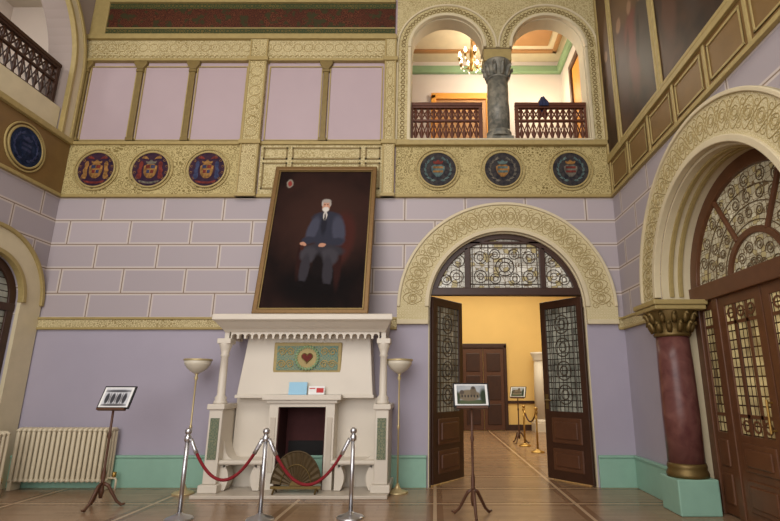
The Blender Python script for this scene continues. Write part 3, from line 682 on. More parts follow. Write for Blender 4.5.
# ------------------------------------------------------------------ left wall
struct(MB().ring(LY, LZ2, LR2, LO2, 0, 180, fL, 0, .06, 40).bx(fL, LY+LR2, LY+LO2, 0, LZ2, 0, .06).bx(fL, LY-LO2, LY-LR2, 0, LZ2, 0, .06).build('trim_35', mCream), 'plain cream arch surround on the left wall', 'trim')
g = MB().ring(LY, LZ2, LO2-.05, LO2+.01, 0, 180, fL, .0, .1, 40).ring(LY, LZ2, LR2-.01, LR2+.06, 0, 180, fL, 0, .1, 40)
struct(g.build('trim_36', mGold, bevel=.01), 'gilt roll mouldings of the left wall arch', 'trim')
d4 = thing('door_4', 'dark glazed door inside the left wall arch', 'door', (XL-.06, LY, 0), 0, None, 'structure')
fD4 = lambda a, b, c: (c, a, b)
g = MB().ring(0, LZ2, .56, .69, 0, 180, fD4, -.04, .04, 30).bx(fD4, -.69, -.56, 0, LZ2, -.04, .04).bx(fD4, .56, .69, 0, LZ2, -.04, .04).bx(fD4, -.69, .69, 2.7, 2.82, -.04, .05).bx(fD4, -.04, .04, 0, 2.7, -.04, .04)
g.build('door_frame', mWood, d4, bevel=.01)
MB().prism([(-.6, .02), (.6, .02)]+arc(0, LZ2, .6, 0, 180, 24), fD4, -.01, .01).build('leaded_pane', mLeafG, d4)
struct(MB().bx(fL, 1, 8.42, 4.86, 5.86, 0, .03).build('trim_37', mOrnBr), 'brown and gold frieze on the left wall', 'trim')
struct(MB().bx(fL, 1, 8.4, 4.82, 4.88, 0, .07).bx(fL, 1, 8.4, 5.84, 5.94, 0, .1).build('trim_38', mGold, bevel=.012), 'gilt mouldings of the left wall frieze', 'trim')
g = MB().ring(6.36, 7.25, 1.75, 2.02, 0, 180, fL, 0, .06, 50).bx(fL, 8.11, 8.38, SILL, 7.25, 0, .06)
struct(g.build('trim_39', mCream), 'broad cream band around the left gallery arch', 'trim')
g = MB().ring(6.36, 7.25, 1.74, 1.8, 0, 180, fL, 0, .09, 50).ring(6.36, 7.25, 1.97, 2.03, 0, 180, fL, 0, .09, 50).bx(fL, 8.1, 8.16, SILL, 7.25, 0, .09).bx(fL, 8.33, 8.39, SILL, 7.25, 0, .09)
struct(g.build('trim_40', mGold, bevel=.01), 'gilt edges of the left gallery arch', 'trim')
struct(MB().bx(fL, LY+LO2, 8.4, 0, .44, 0, .05).build('baseboard_left', mTeal), 'mint green baseboard in the left corner', 'baseboard')

# ------------------------------------------------------------------ gallery railings
def railing(label, W, loc, rz=0, n=11, mat=mWoodR, H=.87, name='balcony_railing'):
    t = thing(name, label, 'railing', loc, rz, 'wooden gallery railings')
    MB().box(-W/2, W/2, -.06, .06, H-.07, H).box(-W/2, W/2, -.045, .045, H-.11, H-.07).build('top_rail', mat, t, bevel=.012)
    MB().box(-W/2, W/2, -.03, .03, H*.55, H*.55+.045).build('middle_rail', mat, t, bevel=.008)
    MB().box(-W/2, W/2, -.045, .045, .02, .09).build('bottom_rail', mat, t, bevel=.01)
    for x in (-W/2+.035, W/2-.035): MB().box(x-.035, x+.035, -.04, .04, .02, H-.1).build('end_post', mat, t, bevel=.006)
    k = H*.55
    pr = [(.02, .09), (.026, .12), (.016, .15), (.03, k*.45), (.034, k*.55), (.016, k*.72), (.028, k*.82), (.02, k)]
    z0 = k+.045; z1 = H-.11
    pr2 = [(.016, z0), (.03, (z0+z1)/2), (.016, z1)]
    s1 = s2 = None
    for i in range(n):
        x = -W/2+W*(i+1)/(n+1)
        if s1 is None:
            s1 = MB().lathe(pr, 0, 0, 10).build('spindle', mat, t, True); s2 = MB().lathe(pr2, 0, 0, 8).build('short_spindle', mat, t, True)
            s1.location.x = x; s2.location.x = x
        else:
            for s in (s1, s2):
                c = s.copy(); C.objects.link(c); c.parent = t; c.location.x = x
    for i in range(n+1):
        x0 = -W/2+W*i/(n+1); x1 = x0+W/(n+1)
        MB().tube([(x0, 0, z0), (x1, 0, z1)], .015, 6).tube([(x0, 0, z1), (x1, 0, z0)], .015, 6).tube([(x0, 0, .12), (x1, 0, k)], .012, 6).tube([(x0, 0, k), (x1, 0, .12)], .012, 6).build('cross_lattice', mat, t)
    return t
railing('red-brown wooden lattice railing in the left of the two centre gallery arches', 1.39, (.21, 8.62, SILL+.03))
railing('red-brown wooden lattice railing in the right of the two centre gallery arches', 1.39, (2.225, 8.62, SILL+.03))
railing('dark wooden railing high in the left wall gallery arch', 3.4, (XL-.16, 6.36, SILL+.5), PI/2, 22, mWood, .85)
struct(MB().box(XL-.42, XL-.02, 4.62, 8.1, SILL, SILL+.5).build('trim_41', mCream), 'low parapet under the left gallery railing', 'trim')

gc = thing('column', 'mottled grey marble column between the two gallery arches', 'column', (1.22, 8.64, SILL+.03))
MB().box(-.25, .25, -.18, .22, 0, .12).lathe([(.24, .12), (.24, .17), (.22, .19), (.24, .23), (.215, .27)], n=28).build('base', mGreyMarb, gc, bevel=.01)
MB().lathe([(.21, .26), (.213, .8), (.2, 1.38)], n=28).build('shaft', mGreyMarb, gc, True)
g = MB().lathe([(.205, 1.36), (.225, 1.38), (.205, 1.41), (.23, 1.54), (.28, 1.7), (.28, 1.73)], n=28)
for k in range(10):
    a = k*PI/5
    g.tube([(math.cos(a)*(.21+d), math.sin(a)*(.21+d), 1.44+h) for d, h in ((0, -.03), (.02, .07), (.05, .16), (.09, .19), (.09, .13))], [.03, .045, .04, .03, .012], 6)
g.build('capital', mGreyMarb, gc, True)
MB().box(-.268, .268, -.18, .26, 1.72, 1.98).build('abacus', mGold, gc, bevel=.015)

# chandelier in the gallery
ch = thing('chandelier', 'lit brass and crystal chandelier hanging in the upper gallery', 'chandelier', (.82, 9.8, 8.35))
MB().tube([(0, 0, .55), (0, 0, 1.15)], .012, 8).lathe([(.01, 0), (.05, .03), (.02, .09), (.06, .2), (.03, .3), (.05, .42), (.015, .56)], n=16).build('stem', mBrass, ch, True)
MB().lathe([(.01, 1.14), (.07, 1.2), (.08, 1.25)], n=16).build('ceiling_rose', mBrass, ch, True)
for k in range(8):
    a = k*PI/4+.2; c, s = math.cos(a), math.sin(a)
    am = MB().tube([(c*r, s*r, z) for r, z in ((.04, .2), (.12, .12), (.2, .12), (.26, .19), (.27, .25))], .01, 6).lathe([(.035, .25), (.04, .27), (.012, .27), (.012, .33)], c*.27, s*.27, 10).build('arm', mBrass, ch, True)
    MB().lathe([(.014, .33), (.032, .37), (.025, .42), (.003, .47)], c*.27, s*.27, 10).build('bulb', mBulb, am, True)
    MB().lathe([(.002, .06), (.02, .09), (.003, .13)], c*.2, s*.2, 6).build('crystal_drop', mCrystal, am)
    MB().lathe([(.002, .15), (.018, .18), (.003, .22)], c*.27, s*.27, 6).build('crystal_drop', mCrystal, am)

# gallery orange doorway and side doorway
d5 = thing('door_5', 'orange lit doorway at the back of the upper gallery', 'door', (.65, 11.2, 5.9), 0, None, 'structure')
MB().box(-.75, -.62, -.1, 0, 0, 2.7).box(.62, .75, -.1, 0, 0, 2.7).box(-.75, .75, -.1, 0, 2.58, 2.75).build('door_frame', mOrange, d5, bevel=.02)
MB().box(-.62, .62, -.04, 0, 0, 2.58).build('door_leaf', mOcre, d5)
d6 = thing('door_6', 'tall amber doorway on the right side of the upper gallery', 'door', (3.2, 9.75, 5.9), 0, None, 'structure')
MB().box(-.08, 0, -.55, -.42, 0, 2.85).box(-.08, 0, .42, .55, 0, 2.85).box(-.08, 0, -.55, .55, 2.75, 2.9).build('door_frame', mWoodM, d6, bevel=.02)
MB().box(-.03, 0, -.42, .42, 0, 2.76).build('door_leaf', mOrange, d6)
g = MB()
pp = []
for i in range(15):
    x = -.09+.18*i/14; w = .012*math.sin(i*1.3)
    pp.append((x, w))
for i in range(14):
    (x0, w0), (x1, w1) = pp[i], pp[i+1]
    h0, h1 = (.07+.11*math.sin(PI*k/14) for k in (i, i+1))
    prof0 = [(-.085, -.05), (-.08, .03), (-.03, h0), (.04, h0), (.08, .02), (.085, -.2)]
    prof1 = [(-.085, -.05), (-.08, .03), (-.03, h1), (.04, h1), (.08, .02), (.085, -.2)]
    for j in range(5):
        g.add([(x0, prof0[j][0]+w0, prof0[j][1]), (x1, prof1[j][0]+w1, prof1[j][1]), (x1, prof1[j+1][0]+w1, prof1[j+1][1]), (x0, prof0[j+1][0]+w0, prof0[j+1][1])], [(0, 1, 2, 3)])
o = g.build('form', mBlueForm, None, True); o.location = (2.08, 8.62, SILL+.865)  # unidentified dark blue shape at the rail, its draped look made up
so = o.modifiers.new('thick', 'SOLIDIFY'); so.thickness = .008
tag(o, 'small unidentified dark blue cloth bunched over the right gallery railing', 'form')

# ------------------------------------------------------------------ medallions
def medallion(label, loc, disc, kind, rz=0, group='painted round medallions'):
    t = thing('medallion', label, 'medallion', loc, rz, group)
    MB().ring(0, 0, .325, .355, 0, 360, fI, 0, .035, 40).ring(0, 0, .385, .412, 0, 360, fI, 0, .025, 40).build('rim', mGold, t, bevel=.006)
    MB().prism(arc(0, 0, .33, 0, 359, 40), fI, 0, .02).build('disc', disc, t)
    def crown(s=1): return chaikin([(-.07*s, .1), (-.09*s, .17), (-.04*s, .14), (0, .2), (.04*s, .14), (.09*s, .17), (.07*s, .1)], 1)
    if kind in 'abc':
        i = 'abc'.index(kind)
        sh = chaikin([(-.12, .1), (.12, .1), (.12, -.05), (.085, -.14), (0, -.19), (-.085, -.14), (-.12, -.05)], 1)
        MB().prism(sh, fI, .02, .028).build('shield', mShO, t)
        for qx, qz, m in ((-.09, .01, mShB), (.0, .01, mShR), (-.07, -.085, mShR), (.0, -.085, mShB)):
            if i == 1: m = mShR if m is mShB else mShB
            w = .08 if qz > 0 else .06
            MB().bx(fI, qx+.008, qx+w, qz+.008, qz+.07, .028, .031).build('shield_quarter', m, t)
        MB().prism(crown(1.15), fI, .02, .028).build('crest', (mShO, mShG, mShO)[i], t)
        for s in (-1, 1):
            MB().prism(chaikin([(s*.14, -.16), (s*.16, 0), (s*.13, .1), (s*.17, .18), (s*.22, .11), (s*.2, .03), (s*.24, -.02), (s*.21, -.08), (s*.25, -.13), (s*.19, -.2)], 1), fI, .02, .026).build('supporter', (mShO, mShR, mShB)[i], t)
            MB().prism(chaikin([(s*.04, .19), (s*.11, .27), (s*.2, .22), (s*.14, .21), (s*.09, .21)], 1), fI, .02, .025).build('mantling', mShR if i != 1 else mShO, t)
            for k in range(6):
                a = math.radians(-60+k*24)
                MB().tube([fI(s*(.29*math.cos(a)+.02*math.cos(q*PI/3)), .29*math.sin(a)+.02*math.sin(q*PI/3), .021) for q in range(6)], .005, 4, True).build('border_bead', mShO, t)
        MB().prism(chaikin([(-.2, -.21), (0, -.25), (.2, -.21), (.17, -.25), (0, -.29), (-.17, -.25)], 1), fI, .02, .026).build('motto_ribbon', mShR if i != 1 else mShG, t)
    else:
        wm = {'d': mShT, 'e': mShG, 'f': mShT, 'g': mShB}[kind]
        for s in (-1, 1):
            g = MB()
            g.tube([fI(s*.23*math.cos(math.radians(a)), .23*math.sin(math.radians(a)), .022) for a in range(-75, 76, 15)], .007, 5)
            for k in range(7):
                a = math.radians(-70+k*22)
                p = (s*.23*math.cos(a), .23*math.sin(a)); q = (s*math.cos(a+1.1)*.06, math.sin(a+1.1)*.06); w = (-q[1]*.35, q[0]*.35)
                g.prism([(p[0]-q[0]*.6, p[1]-q[1]*.6), (p[0]+w[0], p[1]+w[1]), (p[0]+q[0], p[1]+q[1]), (p[0]-w[0], p[1]-w[1])], fI, .02, .026)
            g.build('laurel_branch', wm, t)
        sh = chaikin([(-.12, .09), (.12, .09), (.12, -.05), (0, -.18), (-.12, -.05)], 1)
        MB().prism(sh, fI, .02, .028).build('shield', {'d': mShT, 'e': mShO, 'f': mShG, 'g': mNavy}[kind], t)
        for zb in (.035, -.045): MB().bx(fI, -.09, .09, zb-.02, zb+.02, .028, .031).build('shield_bar', {'d': mShO, 'e': mShT, 'f': mShR, 'g': mShB}[kind], t)
        MB().prism(crown(1.1), fI, .02, .027).build('crest', {'d': mShR, 'e': mShT, 'f': mShO, 'g': mShB}[kind], t)
zm = 5.36; ym = YB-.03
medallion('dark maroon medallion with gilt supporters, nearest the left corner of the back wall', (-6.16, ym, zm), mMaroon, 'a')
medallion('dark maroon medallion with red supporters, middle of the three on the left frieze', (-5.17, ym, zm), mMaroon, 'b')
medallion('dark maroon medallion with blue supporters, beside the pilaster left of the portrait', (-4.145, ym, zm), mMaroon, 'c')
medallion('slate medallion with teal shield under the left gallery arch', (.055, ym, zm), mSlate, 'd')
medallion('slate medallion with gold shield under the grey gallery column', (1.23, ym, zm), mSlate, 'e')
medallion('slate medallion with grey shield under the right gallery arch', (2.465, ym, zm), mSlate, 'f')
medallion('large navy medallion on the left side wall frieze', (XL+.03, 7.5, 5.34), mNavy, 'g', PI/2)

# ------------------------------------------------------------------ fireplace
F = thing('fireplace', 'white marble fireplace with columned mantel and corner benches', 'fireplace', (-2.03, YB, 0))
MB().box(-1.42, 1.36, -.86, 0, 0, .05).build('hearth', mMarbleD, F, bevel=.01)
prof = [(0, 2.36), (.6, 2.36), (.64, 2.4), (.7, 2.44), (.78, 2.5), (.84, 2.53), (.84, 2.6), (.82, 2.62), (0, 2.62)]
g = MB()
n = len(prof); vs = []
for x in (0, 1):
    for d, z in prof: vs.append(((1.26+(d-.6)*.5 if d > .5 else 1.26)*(1 if x else -1), -d, z))
g.add(vs, [tuple(range(n)), tuple(range(2*n-1, n-1, -1))]+[(i, (i+1) % n, n+(i+1) % n, n+i) for i in range(n)])
g.build('mantel_shelf', mMarble, F, bevel=.008)
def scallop(x0, x1, z0, z1, k):
    w = (x1-x0)/k; p = [(x0, z1), (x0, z0)]
    for i in range(k):
        c = x0+w*(i+.5); r = w*.36
        p += [(c-r, z0)]+arc(c, z0+.035, r, 180, 0, 8)+[(c+r, z0), (c+w*.5, z0)]
    p += [(x1, z1)]
    return p
MB().prism(scallop(-1.16, 1.16, 2.26, 2.37, 21), fI, .52, .59).build('arcade_frieze', mMarble, F)
for s in (-1, 1):
    fS = (lambda s: lambda a, b, c: (s*(1.26-c), -a, b))(s)
    MB().prism(scallop(.0, .58, 2.26, 2.37, 5), fS, 0, .07).build('arcade_frieze', mMarble, F)
    p = MB().box(*sorted((s*1.1, s*1.38)), -.72, 0, .05, .16).box(*sorted((s*1.14, s*1.34)), -.67, 0, .16, 1.2).box(*sorted((s*1.11, s*1.37)), -.7, 0, 1.2, 1.28)
    pd = p.build('pier', mMarble, F, bevel=.012)
    MB().box(*sorted((s*1.175, s*1.305)), -.682, -.66, .5, 1.08).build('green_inlay', mGreenInl, pd)
    MB().lathe([(.1, 1.28), (.1, 1.31), (.08, 1.34), (.09, 1.37), (.058, 1.41), (.058, 1.7), (.052, 1.98), (.07, 2.0), (.056, 2.03), (.075, 2.1), (.1, 2.17), (.1, 2.2)], s*1.235, -.56, 20).build('column', mMarble, F, True)
    MB().prism([(s*1.13, 2.26), (s*1.34, 2.26), (s*1.34, 2.18), (s*1.13, 2.18)], fI, .44, .66).build('impost_block', mMarble, F, bevel=.01)
    MB().box(*sorted((s*.5, s*1.14)), -.6, -.1, .42, .48).tube([(s*.5, -.6, .45), (s*1.14, -.6, .45)], .034, 10).build('bench_seat', mMarble, F)
    ar = [(s*(1.14-.16*(1-math.cos(t*PI/20))), .48+.3*(1-math.sin(t*PI/20))) for t in range(11)]
    MB().prism([(s*1.14, .48)]+ar, fI, .16, .5).build('bench_arm', mMarble, F)
    for x0, d in ((1.1, -1), (.6, 1)):
        cv = [(x0+d*(.02+.06*math.sin(t*PI/9)+.02*(t/9)), .42-.36*t/9) for t in range(10)]
        poly = [(s*(x0-d*.05), .42)]+[(s*x, z) for x, z in cv]+[(s*(x0-d*.05), .06)]
        MB().prism(poly, fI, .36, .56).build('bench_leg', mMarble, F)
    MB().prism([(s*.6, .42), (s*1.1, .42)]+[(s*(.85+.25*math.cos(t*PI/12)), .42-.06*(1-math.sin(t*PI/12))) for t in range(13)], fI, .5, .56).build('bench_apron', mMarble, F)
# straight tapered hood over the firebox
rings = []
for z, hw, d in ((2.37, .98, .3), (1.42, 1.06, .4), (1.4, 1.06, .4)):
    rings.append([(-hw, 0, z), (-hw, -d, z), (hw, -d, z), (hw, 0, z)])
MB().loft(rings).build('hood', mMarble, F, bevel=.012)
MB().box(-1.08, 1.08, -.43, 0, 1.36, 1.41).build('hood_moulding', mMarble, F, bevel=.008)
MB().plate([(-1.12, .05), (1.12, .05), (1.12, 1.36), (-1.12, 1.36)], [[(-.36, .06), (.36, .06), (.36, 1.24), (-.36, 1.24)]], fI, 0, .2).build('back_panel', mMarble, F)
g = MB().plate([(-.5, .05), (-.36, .05), (-.36, 1.23), (.36, 1.23), (.36, .05), (.5, .05), (.5, 1.3), (-.5, 1.3)], [], fI, .2, .5)
g.build('surround', mMarble, F, bevel=.008)
for s in (-1, 1): MB().box(*sorted((s*.39, s*.47)), -.512, -.49, .3, 1.08).build('surround_panel', mMarbleD, F, bevel=.006)
MB().box(-.54, .54, -.54, -.2, 1.29, 1.335).box(-.6, .6, -.58, -.2, 1.335, 1.41).build('inner_shelf', mMarble, F, bevel=.008)
MB().box(-.365, -.345, -.48, -.02, .05, 1.22).box(.345, .365, -.48, -.02, .05, 1.22).box(-.36, .36, -.03, -.005, .05, 1.23).build('firebox_lining', mBrickRed, F)
MB().box(-.3, .3, -.04, -.031, .05, .7).build('soot_back', mSoot, F)
MB().box(-.355, .355, -.48, -.03, 1.22, 1.23).build('firebox_lintel', mSoot, F)
# plaque
PB = .335
pl = MB().box(-.54, .54, -PB-.03, -PB+.05, 1.73, 2.22).build('plaque', mGold, F, bevel=.015)
MB().box(-.485, .485, -PB-.04, -PB-.02, 1.785, 2.165).build('plaque_field', mTealInl, pl)
PC = PB+.036
MB().prism(arc(0, 1.975, .165, 0, 350, 26), fI, PC, PC+.015).build('plaque_disc', mGold, pl)
g = MB().tube([fI(.175*math.cos(t*PI/16), 1.975+.175*math.sin(t*PI/16), PC+.015) for t in range(32)], .012, 6, True)
for k in range(24):
    a = k*2*PI/24; g.tube([fI(.168*math.cos(a+d)*q, 1.975+.168*math.sin(a+d)*q, PC+.023) for d, q in ((-.14, .88), (0, 1.12), (.16, 1.0))], [.008, .02, .005], 6)
g.build('plaque_wreath', mGreenC, pl)
heart = [(.0054*16*math.sin(t)**3, 1.98+.0054*(13*math.cos(t)-5*math.cos(2*t)-2*math.cos(3*t)-math.cos(4*t))) for t in [2*PI*i/32 for i in range(32)]]
MB().prism(heart, fI, PC+.01, PC+.023).build('plaque_heart_shield', mShR, pl)
MB().tube([fI(x, z, PC+.023) for x, z in heart], .007, 5, True).build('plaque_heart_rim', mBrassD, pl)
for s in (-1, 1):
    for zc in (-1, 1):
        for xo in (.27, .4): MB().tube([fI(s*(xo+.065*(1-i/20*.8)*math.cos(i*.5)), 1.975+zc*.095+.065*(1-i/20*.8)*math.sin(i*.5), PC+.008) for i in range(21)], .01, 5).build('plaque_scroll', mGold, pl)
# notices on the inner shelf
o = MB().box(-.14, .14, -.004, .004, 0, .19).build('notice', mBluePaper); o.location = (-2.12, YB-.49, 1.413); o.rotation_euler = (math.radians(-8), 0, 0)
tag(o, 'pale blue paper notice standing on the inner fireplace shelf', 'notice')
t = thing('notice', 'white paper notice with red print on the inner fireplace shelf', 'notice', (-1.83, YB-.49, 1.413)); t.rotation_euler = (math.radians(-8), 0, 0)
MB().box(-.125, .125, -.004, .004, 0, .13).build('sheet', mWhite, t)
MB().box(.0, .11, -.006, -.004, .03, .1).build('red_print', mRed, t)
MB().box(-.11, -.02, -.006, -.004, .085, .1).build('red_print', mRed, t)
# fire screen
fs = thing('fire_screen', 'dark bronze fan-shaped fire screen in front of the hearth opening', 'fire screen', (-2.0, YB-.72, 0.05))
NB = 28; vs = []; FR, FH = .36, .47
for i in range(NB+1):
    a = math.radians(4+172*i/NB); dy = .008 if i % 2 else -.008
    vs.append((.07*math.cos(a), dy*.3, .1+.07*math.sin(a))); vs.append((FR*math.cos(a), dy, .1+FH*math.sin(a)))
MB().add(vs, [(2*i, 2*i+1, 2*i+3, 2*i+2) for i in range(NB)]).build('fan', mFanB, fs)
MB().tube([(FR*math.cos(math.radians(4+172*i/40)), 0, .1+FH*math.sin(math.radians(4+172*i/40))) for i in range(41)], .012, 6).build('rim', mFanB, fs, True)
MB().tube([(.22*math.cos(math.radians(4+172*i/30)), -.012, .1+.29*math.sin(math.radians(4+172*i/30))) for i in range(31)], .008, 6).build('inner_band', mBrassD, fs, True)
MB().prism(arc(0, .1, .085, 0, 180, 14), fI, -.025, .03).build('hub', mBrassD, fs, bevel=.006)
g = MB().box(-.36, .36, -.02, .02, .06, .1)
for s in (-1, 1): g.tube([(s*.3, -.1, .012), (s*.3, -.06, .04), (s*.3, 0, .075), (s*.3, .06, .04), (s*.3, .1, .012)], .014, 6)
g.build('foot', mBrassD, fs)

# ------------------------------------------------------------------ portrait
W, H = 1.82, 2.8
po = thing('portrait_painting', 'tall gilt-framed oil portrait of a seated bearded man above the mantel', 'painting', (-1.95, 7.78, 2.625))
po.rotation_euler = (-math.atan2(.58, 2.74), 0, 0)
MB().plate([(-W/2, 0), (W/2, 0), (W/2, H), (-W/2, H)], [[(-W/2+.08, .08), (W/2-.08, .08), (W/2-.08, H-.08), (-W/2+.08, H-.08)]], fI, -.01, .05).build('gilt_frame', mFrameG, po, bevel=.015)
MB().plate([(-W/2+.07, .07), (W/2-.07, .07), (W/2-.07, H-.07), (-W/2+.07, H-.07)], [[(-W/2+.1, .1), (W/2-.1, .1), (W/2-.1, H-.1), (-W/2+.1, H-.1)]], fI, 0, .03).build('inner_slip', mBrassD, po)
MB().bx(fI, -W/2+.06, W/2-.06, .06, H-.06, 0, .012).build('canvas', mCanvas, po)

# ------------------------------------------------------------------ floor lamps
def torchiere(label, loc):
    t = thing('floor_lamp', label, 'floor lamp', loc, 0, 'brass torchere lamps beside the fireplace')
    MB().lathe([(.16, 0), (.16, .015), (.13, .03), (.06, .05), (.035, .09), (.02, .13)], n=28).build('base', mPaleBr, t, True)
    MB().lathe([(.013, .1), (.013, .9), (.022, .92), (.022, .95), (.013, .97), (.013, 1.62), (.03, 1.66), (.016, 1.7), (.035, 1.74)], n=14).build('pole', mPaleBr, t, True)
    MB().lathe([(.03, 1.73), (.07, 1.75), (.14, 1.8), (.19, 1.87), (.205, 1.94), (.195, 1.94), (.175, 1.87), (.13, 1.82), (.05, 1.77), (.001, 1.765)], n=32).build('shade_bowl', mGlassBowl, t, True)
    MB().lathe([(.2, 1.925), (.212, 1.93), (.212, 1.95), (.2, 1.955), (.19, 1.95)], n=32).build('bowl_rim', mPaleBr, t, True)
torchiere('slim pale brass uplighter floor lamp left of the fireplace', (-3.72, 8.0, 0))
torchiere('slim pale brass uplighter floor lamp right of the fireplace, beside the open doors', (-.56, 8.05, 0))

# ------------------------------------------------------------------ stanchions and ropes
def stanchion(label, loc, metal=mChrome, group='chrome rope posts before the fireplace'):
    t = thing('rope_post', label, 'stanchion', loc, 0, group)
    MB().lathe([(.165, 0), (.165, .012), (.15, .025), (.09, .045), (.04, .065), (.03, .08)], n=32).build('base', metal, t, True)
    MB().lathe([(.025, .07), (.025, .9)], n=18).build('pole', metal, t, True)
    MB().lathe([(.026, .88), (.04, .89), (.04, .94), (.03, .95), (.024, .97)], n=18).build('collar', metal, t, True)
    MB().ball((0, 0, 1.0), .042).build('ball_top', metal, t, True)
    return t
PS = [(-3.05, 6.52), (-2.08, 6.5), (-1.02, 6.6)]
stanchion('chrome rope post at the left end of the red ropes', (*PS[0], 0))
stanchion('chrome rope post in the middle joining both red ropes', (*PS[1], 0))
stanchion('chrome rope post at the right end of the red ropes', (*PS[2], 0))
def rope(label, p, q, sag, m, metal, z=.91, group='red barrier ropes'):
    P0 = Vector((p[0], p[1], z)); Q0 = Vector((q[0], q[1], z)); d = (Q0-P0).normalized()
    P1 = P0+d*.042; Q1 = Q0-d*.042
    pts = [P1.lerp(Q1, i/30)+Vector((0, 0, -sag*4*(i/30)*(1-i/30))) for i in range(31)]
    t = thing('barrier_rope', label, 'rope', tuple(P1), 0, group)
    loc = [v-P1 for v in pts]
    MB().tube(loc[2:-2], .019, 10).build('rope', m, t, True)
    for a in (loc[:4], loc[-4:]): MB().tube(a, .024, 10).build('end_cap', metal, t, True)
rope('red velvet rope between the left and middle chrome posts', PS[0], PS[1], .47, mRope, mChrome)
rope('red velvet rope between the middle and right chrome posts', PS[1], PS[2], .53, mRope, mChrome)
FP = [(2.38, 14.0), (2.46, 12.7), (3.1, 11.6)]
stanchion('brass rope post in the yellow room, farthest back', (*FP[0], 0), mBrass, 'brass rope posts in the far room')
stanchion('brass rope post in the yellow room, nearer end of the dark rope', (*FP[1], 0), mBrass, 'brass rope posts in the far room')
rope('dark rope between brass posts in the yellow room', FP[0], FP[1], .25, mRopeD, mBrass, .91, 'dark ropes in the far room')

# ------------------------------------------------------------------ picture stands
def stand(label, loc, rz, mt, dz=0):
    t = thing('picture_stand', label, 'stand', loc, rz, 'wooden tripod picture stands')
    MB().lathe([(.02, .12), (.035, .2), (.022, .3), (.028, .42), (.016, .5), (.016, .85), (.026, .9), (.016, .95), (.014, 1.28+dz)], n=14).build('pole', mWoodM, t, True)
    for k in range(3):
        a = k*2*PI/3+PI/6; c, s = math.cos(a), math.sin(a)
        MB().tube([(c*r, s*r, z) for r, z in ((.015, .3), (.07, .27), (.13, .17), (.19, .07), (.25, .02), (.29, .035))], [.022, .022, .02, .018, .018, .013], 8).build('leg', mWoodM, t, True)
    b = MB().box(-.235, .235, -.015, .01, 0, .32).build('display_board', mBlack, t, bevel=.005)
    b.location = (0, -.02, 1.22+dz); b.rotation_euler = (math.radians(-22), 0, math.radians(0))
    MB().box(-.2, .2, -.05, 0, -.025, 0).build('ledge', mWoodM, b)
    MB().bx(fI, -.215, .215, .02, .3, .015, .018).build('print_border', mWhite, b)
    MB().bx(fI, -.185, .185, .035, .285, .018, .021).build('print_picture', mt, b)
    return t
stand('wooden tripod stand with grey arcade picture beside the cream radiator', (-4.38, 7.1, 0), math.radians(-6), mPrint0, .02)
stand('wooden tripod stand with house picture in front of the open doors', (.47, 6.68, 0), math.radians(4), mPrint1, .06)
stand('small picture stand inside the yellow room beyond the doors', (2.33, 14.6, 0), math.radians(-30), mPrint1)

# ------------------------------------------------------------------ radiators
r = thing('radiator', 'long cream cast-iron column radiator under the lilac wall, seen whole', 'radiator', (-5.76, 8.27, 0), 0, 'cream radiators')
NS = 19; sp = 1.5/NS; sec = None
for i in range(NS):
    x = -.75+sp*(i+.5)
    if sec is None:
        g = MB()
        for y in (-.075, 0, .075):
            g.tube([(0, y, .13), (0, y, .17), (0, y, .45), (0, y, .82), (0, y, .88)], [.022, .03, .03, .03, .022], 8)
        g.tube([(0, -.1, .15), (0, .1, .15)], .03, 8).tube([(0, -.1, .86), (0, -.05, .885), (0, .05, .885), (0, .1, .86)], .03, 8)
        sec = g.build('section', mRad, r, True); sec.location.x = x
    else:
        c = sec.copy(); C.objects.link(c); c.parent = r; c.location.x = x
for x in (-.7, .7):
    MB().box(x-.03, x+.03, -.1, .1, 0, .14).build('foot', mRad, r, bevel=.01)
MB().tube([(.74, 0, .17), (.84, 0, .17), (.86, 0, .14), (.86, 0, .0)], .016, 8).build('pipe', mRad, r, True)
MB().lathe([(.02, .18), (.03, .19), (.03, .25), (.015, .26)], .82, 0, 12).build('valve', mBrass, r, True)
dup(r, (-6.24, 6.9, 0), PI/2, 'cream radiator at the far left edge, only its end showing')

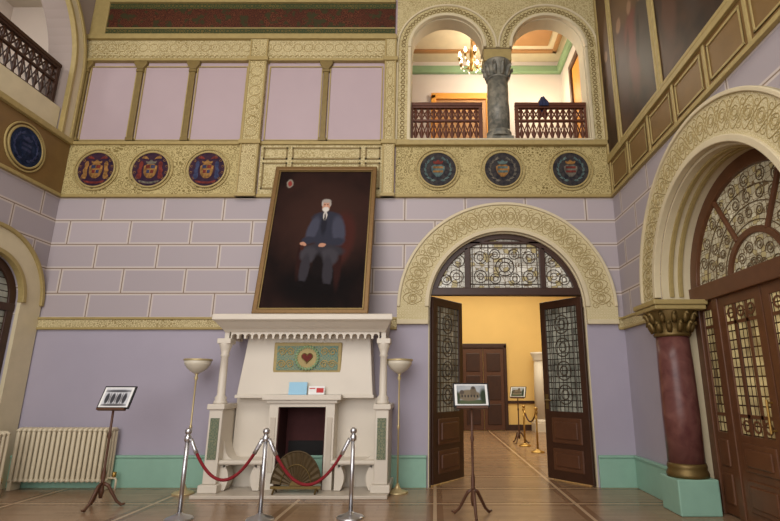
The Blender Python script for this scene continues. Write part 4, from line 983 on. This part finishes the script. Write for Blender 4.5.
# white pillar in the far room
wp = thing('column', 'white pillar at the end of the yellow room beside the right door leaf', 'column', (3.75, 18.2, 0))
MB().box(-.34, .34, -.34, .34, 0, .3).lathe([(.32, .3), (.32, .36), (.27, .42)], n=24).build('base', mMarble, wp, bevel=.01)
MB().lathe([(.26, .4), (.25, 1.6), (.22, 2.4)], n=24).build('shaft', mMarble, wp, True)
MB().lathe([(.22, 2.38), (.26, 2.42), (.24, 2.48), (.32, 2.62), (.34, 2.7)], n=24).build('capital', mMarble, wp, True)

# ------------------------------------------------------------------ lights
def area(name, loc, target, sx, sy, e, col):
    l = bpy.data.lights.new(name, 'AREA'); l.shape = 'RECTANGLE'; l.size = sx; l.size_y = sy; l.energy = e; l.color = col
    o = bpy.data.objects.new(name, l); C.objects.link(o); o.location = loc
    o.rotation_euler = (Vector(target)-Vector(loc)).to_track_quat('-Z', 'Y').to_euler(); return o
def point(name, loc, e, col, rad=.2):
    l = bpy.data.lights.new(name, 'POINT'); l.energy = e; l.color = col; l.shadow_soft_size = rad
    o = bpy.data.objects.new(name, l); C.objects.link(o); o.location = loc; return o
area('hall_light', (-2.5, 1.0, 8.4), (-2.2, 8.46, 4.0), 8, 4, 450, (1, .965, .925))
area('window_light', (-3.0, -2.5, 3.6), (-1, 8.46, 2.4), 7, 5, 420, (.99, .97, .97))
point('gallery_light', (1.3, 10.0, 8.7), 95, (1, .92, .78), .3)
point('gallery_lamp', (2.6, 10.6, 8.3), 24, (1, .85, .55), .2)
point('side_gallery_light', (-8.0, 6.8, 8.4), 40, (1, .95, .9), .3)
area('far_room_light', (1.8, 14.5, 5.4), (1.8, 14.5, 0), 5, 6, 430, (1, .9, .7))
w = bpy.data.worlds.new('world'); S.world = w; w.use_nodes = True
w.node_tree.nodes['Background'].inputs[0].default_value = (.91, .87, .86, 1); w.node_tree.nodes['Background'].inputs[1].default_value = .95

cam = bpy.data.cameras.new('camera'); co = bpy.data.objects.new('camera', cam); C.objects.link(co)
co.location = (0, 0, 1.55); co.rotation_euler = (PI/2+math.atan2(125, 500), 0, 0)
cam.sensor_fit = 'HORIZONTAL'; cam.sensor_width = 36; cam.lens = 500/780*36; cam.shift_x = -45/780; cam.clip_end = 100
S.camera = co
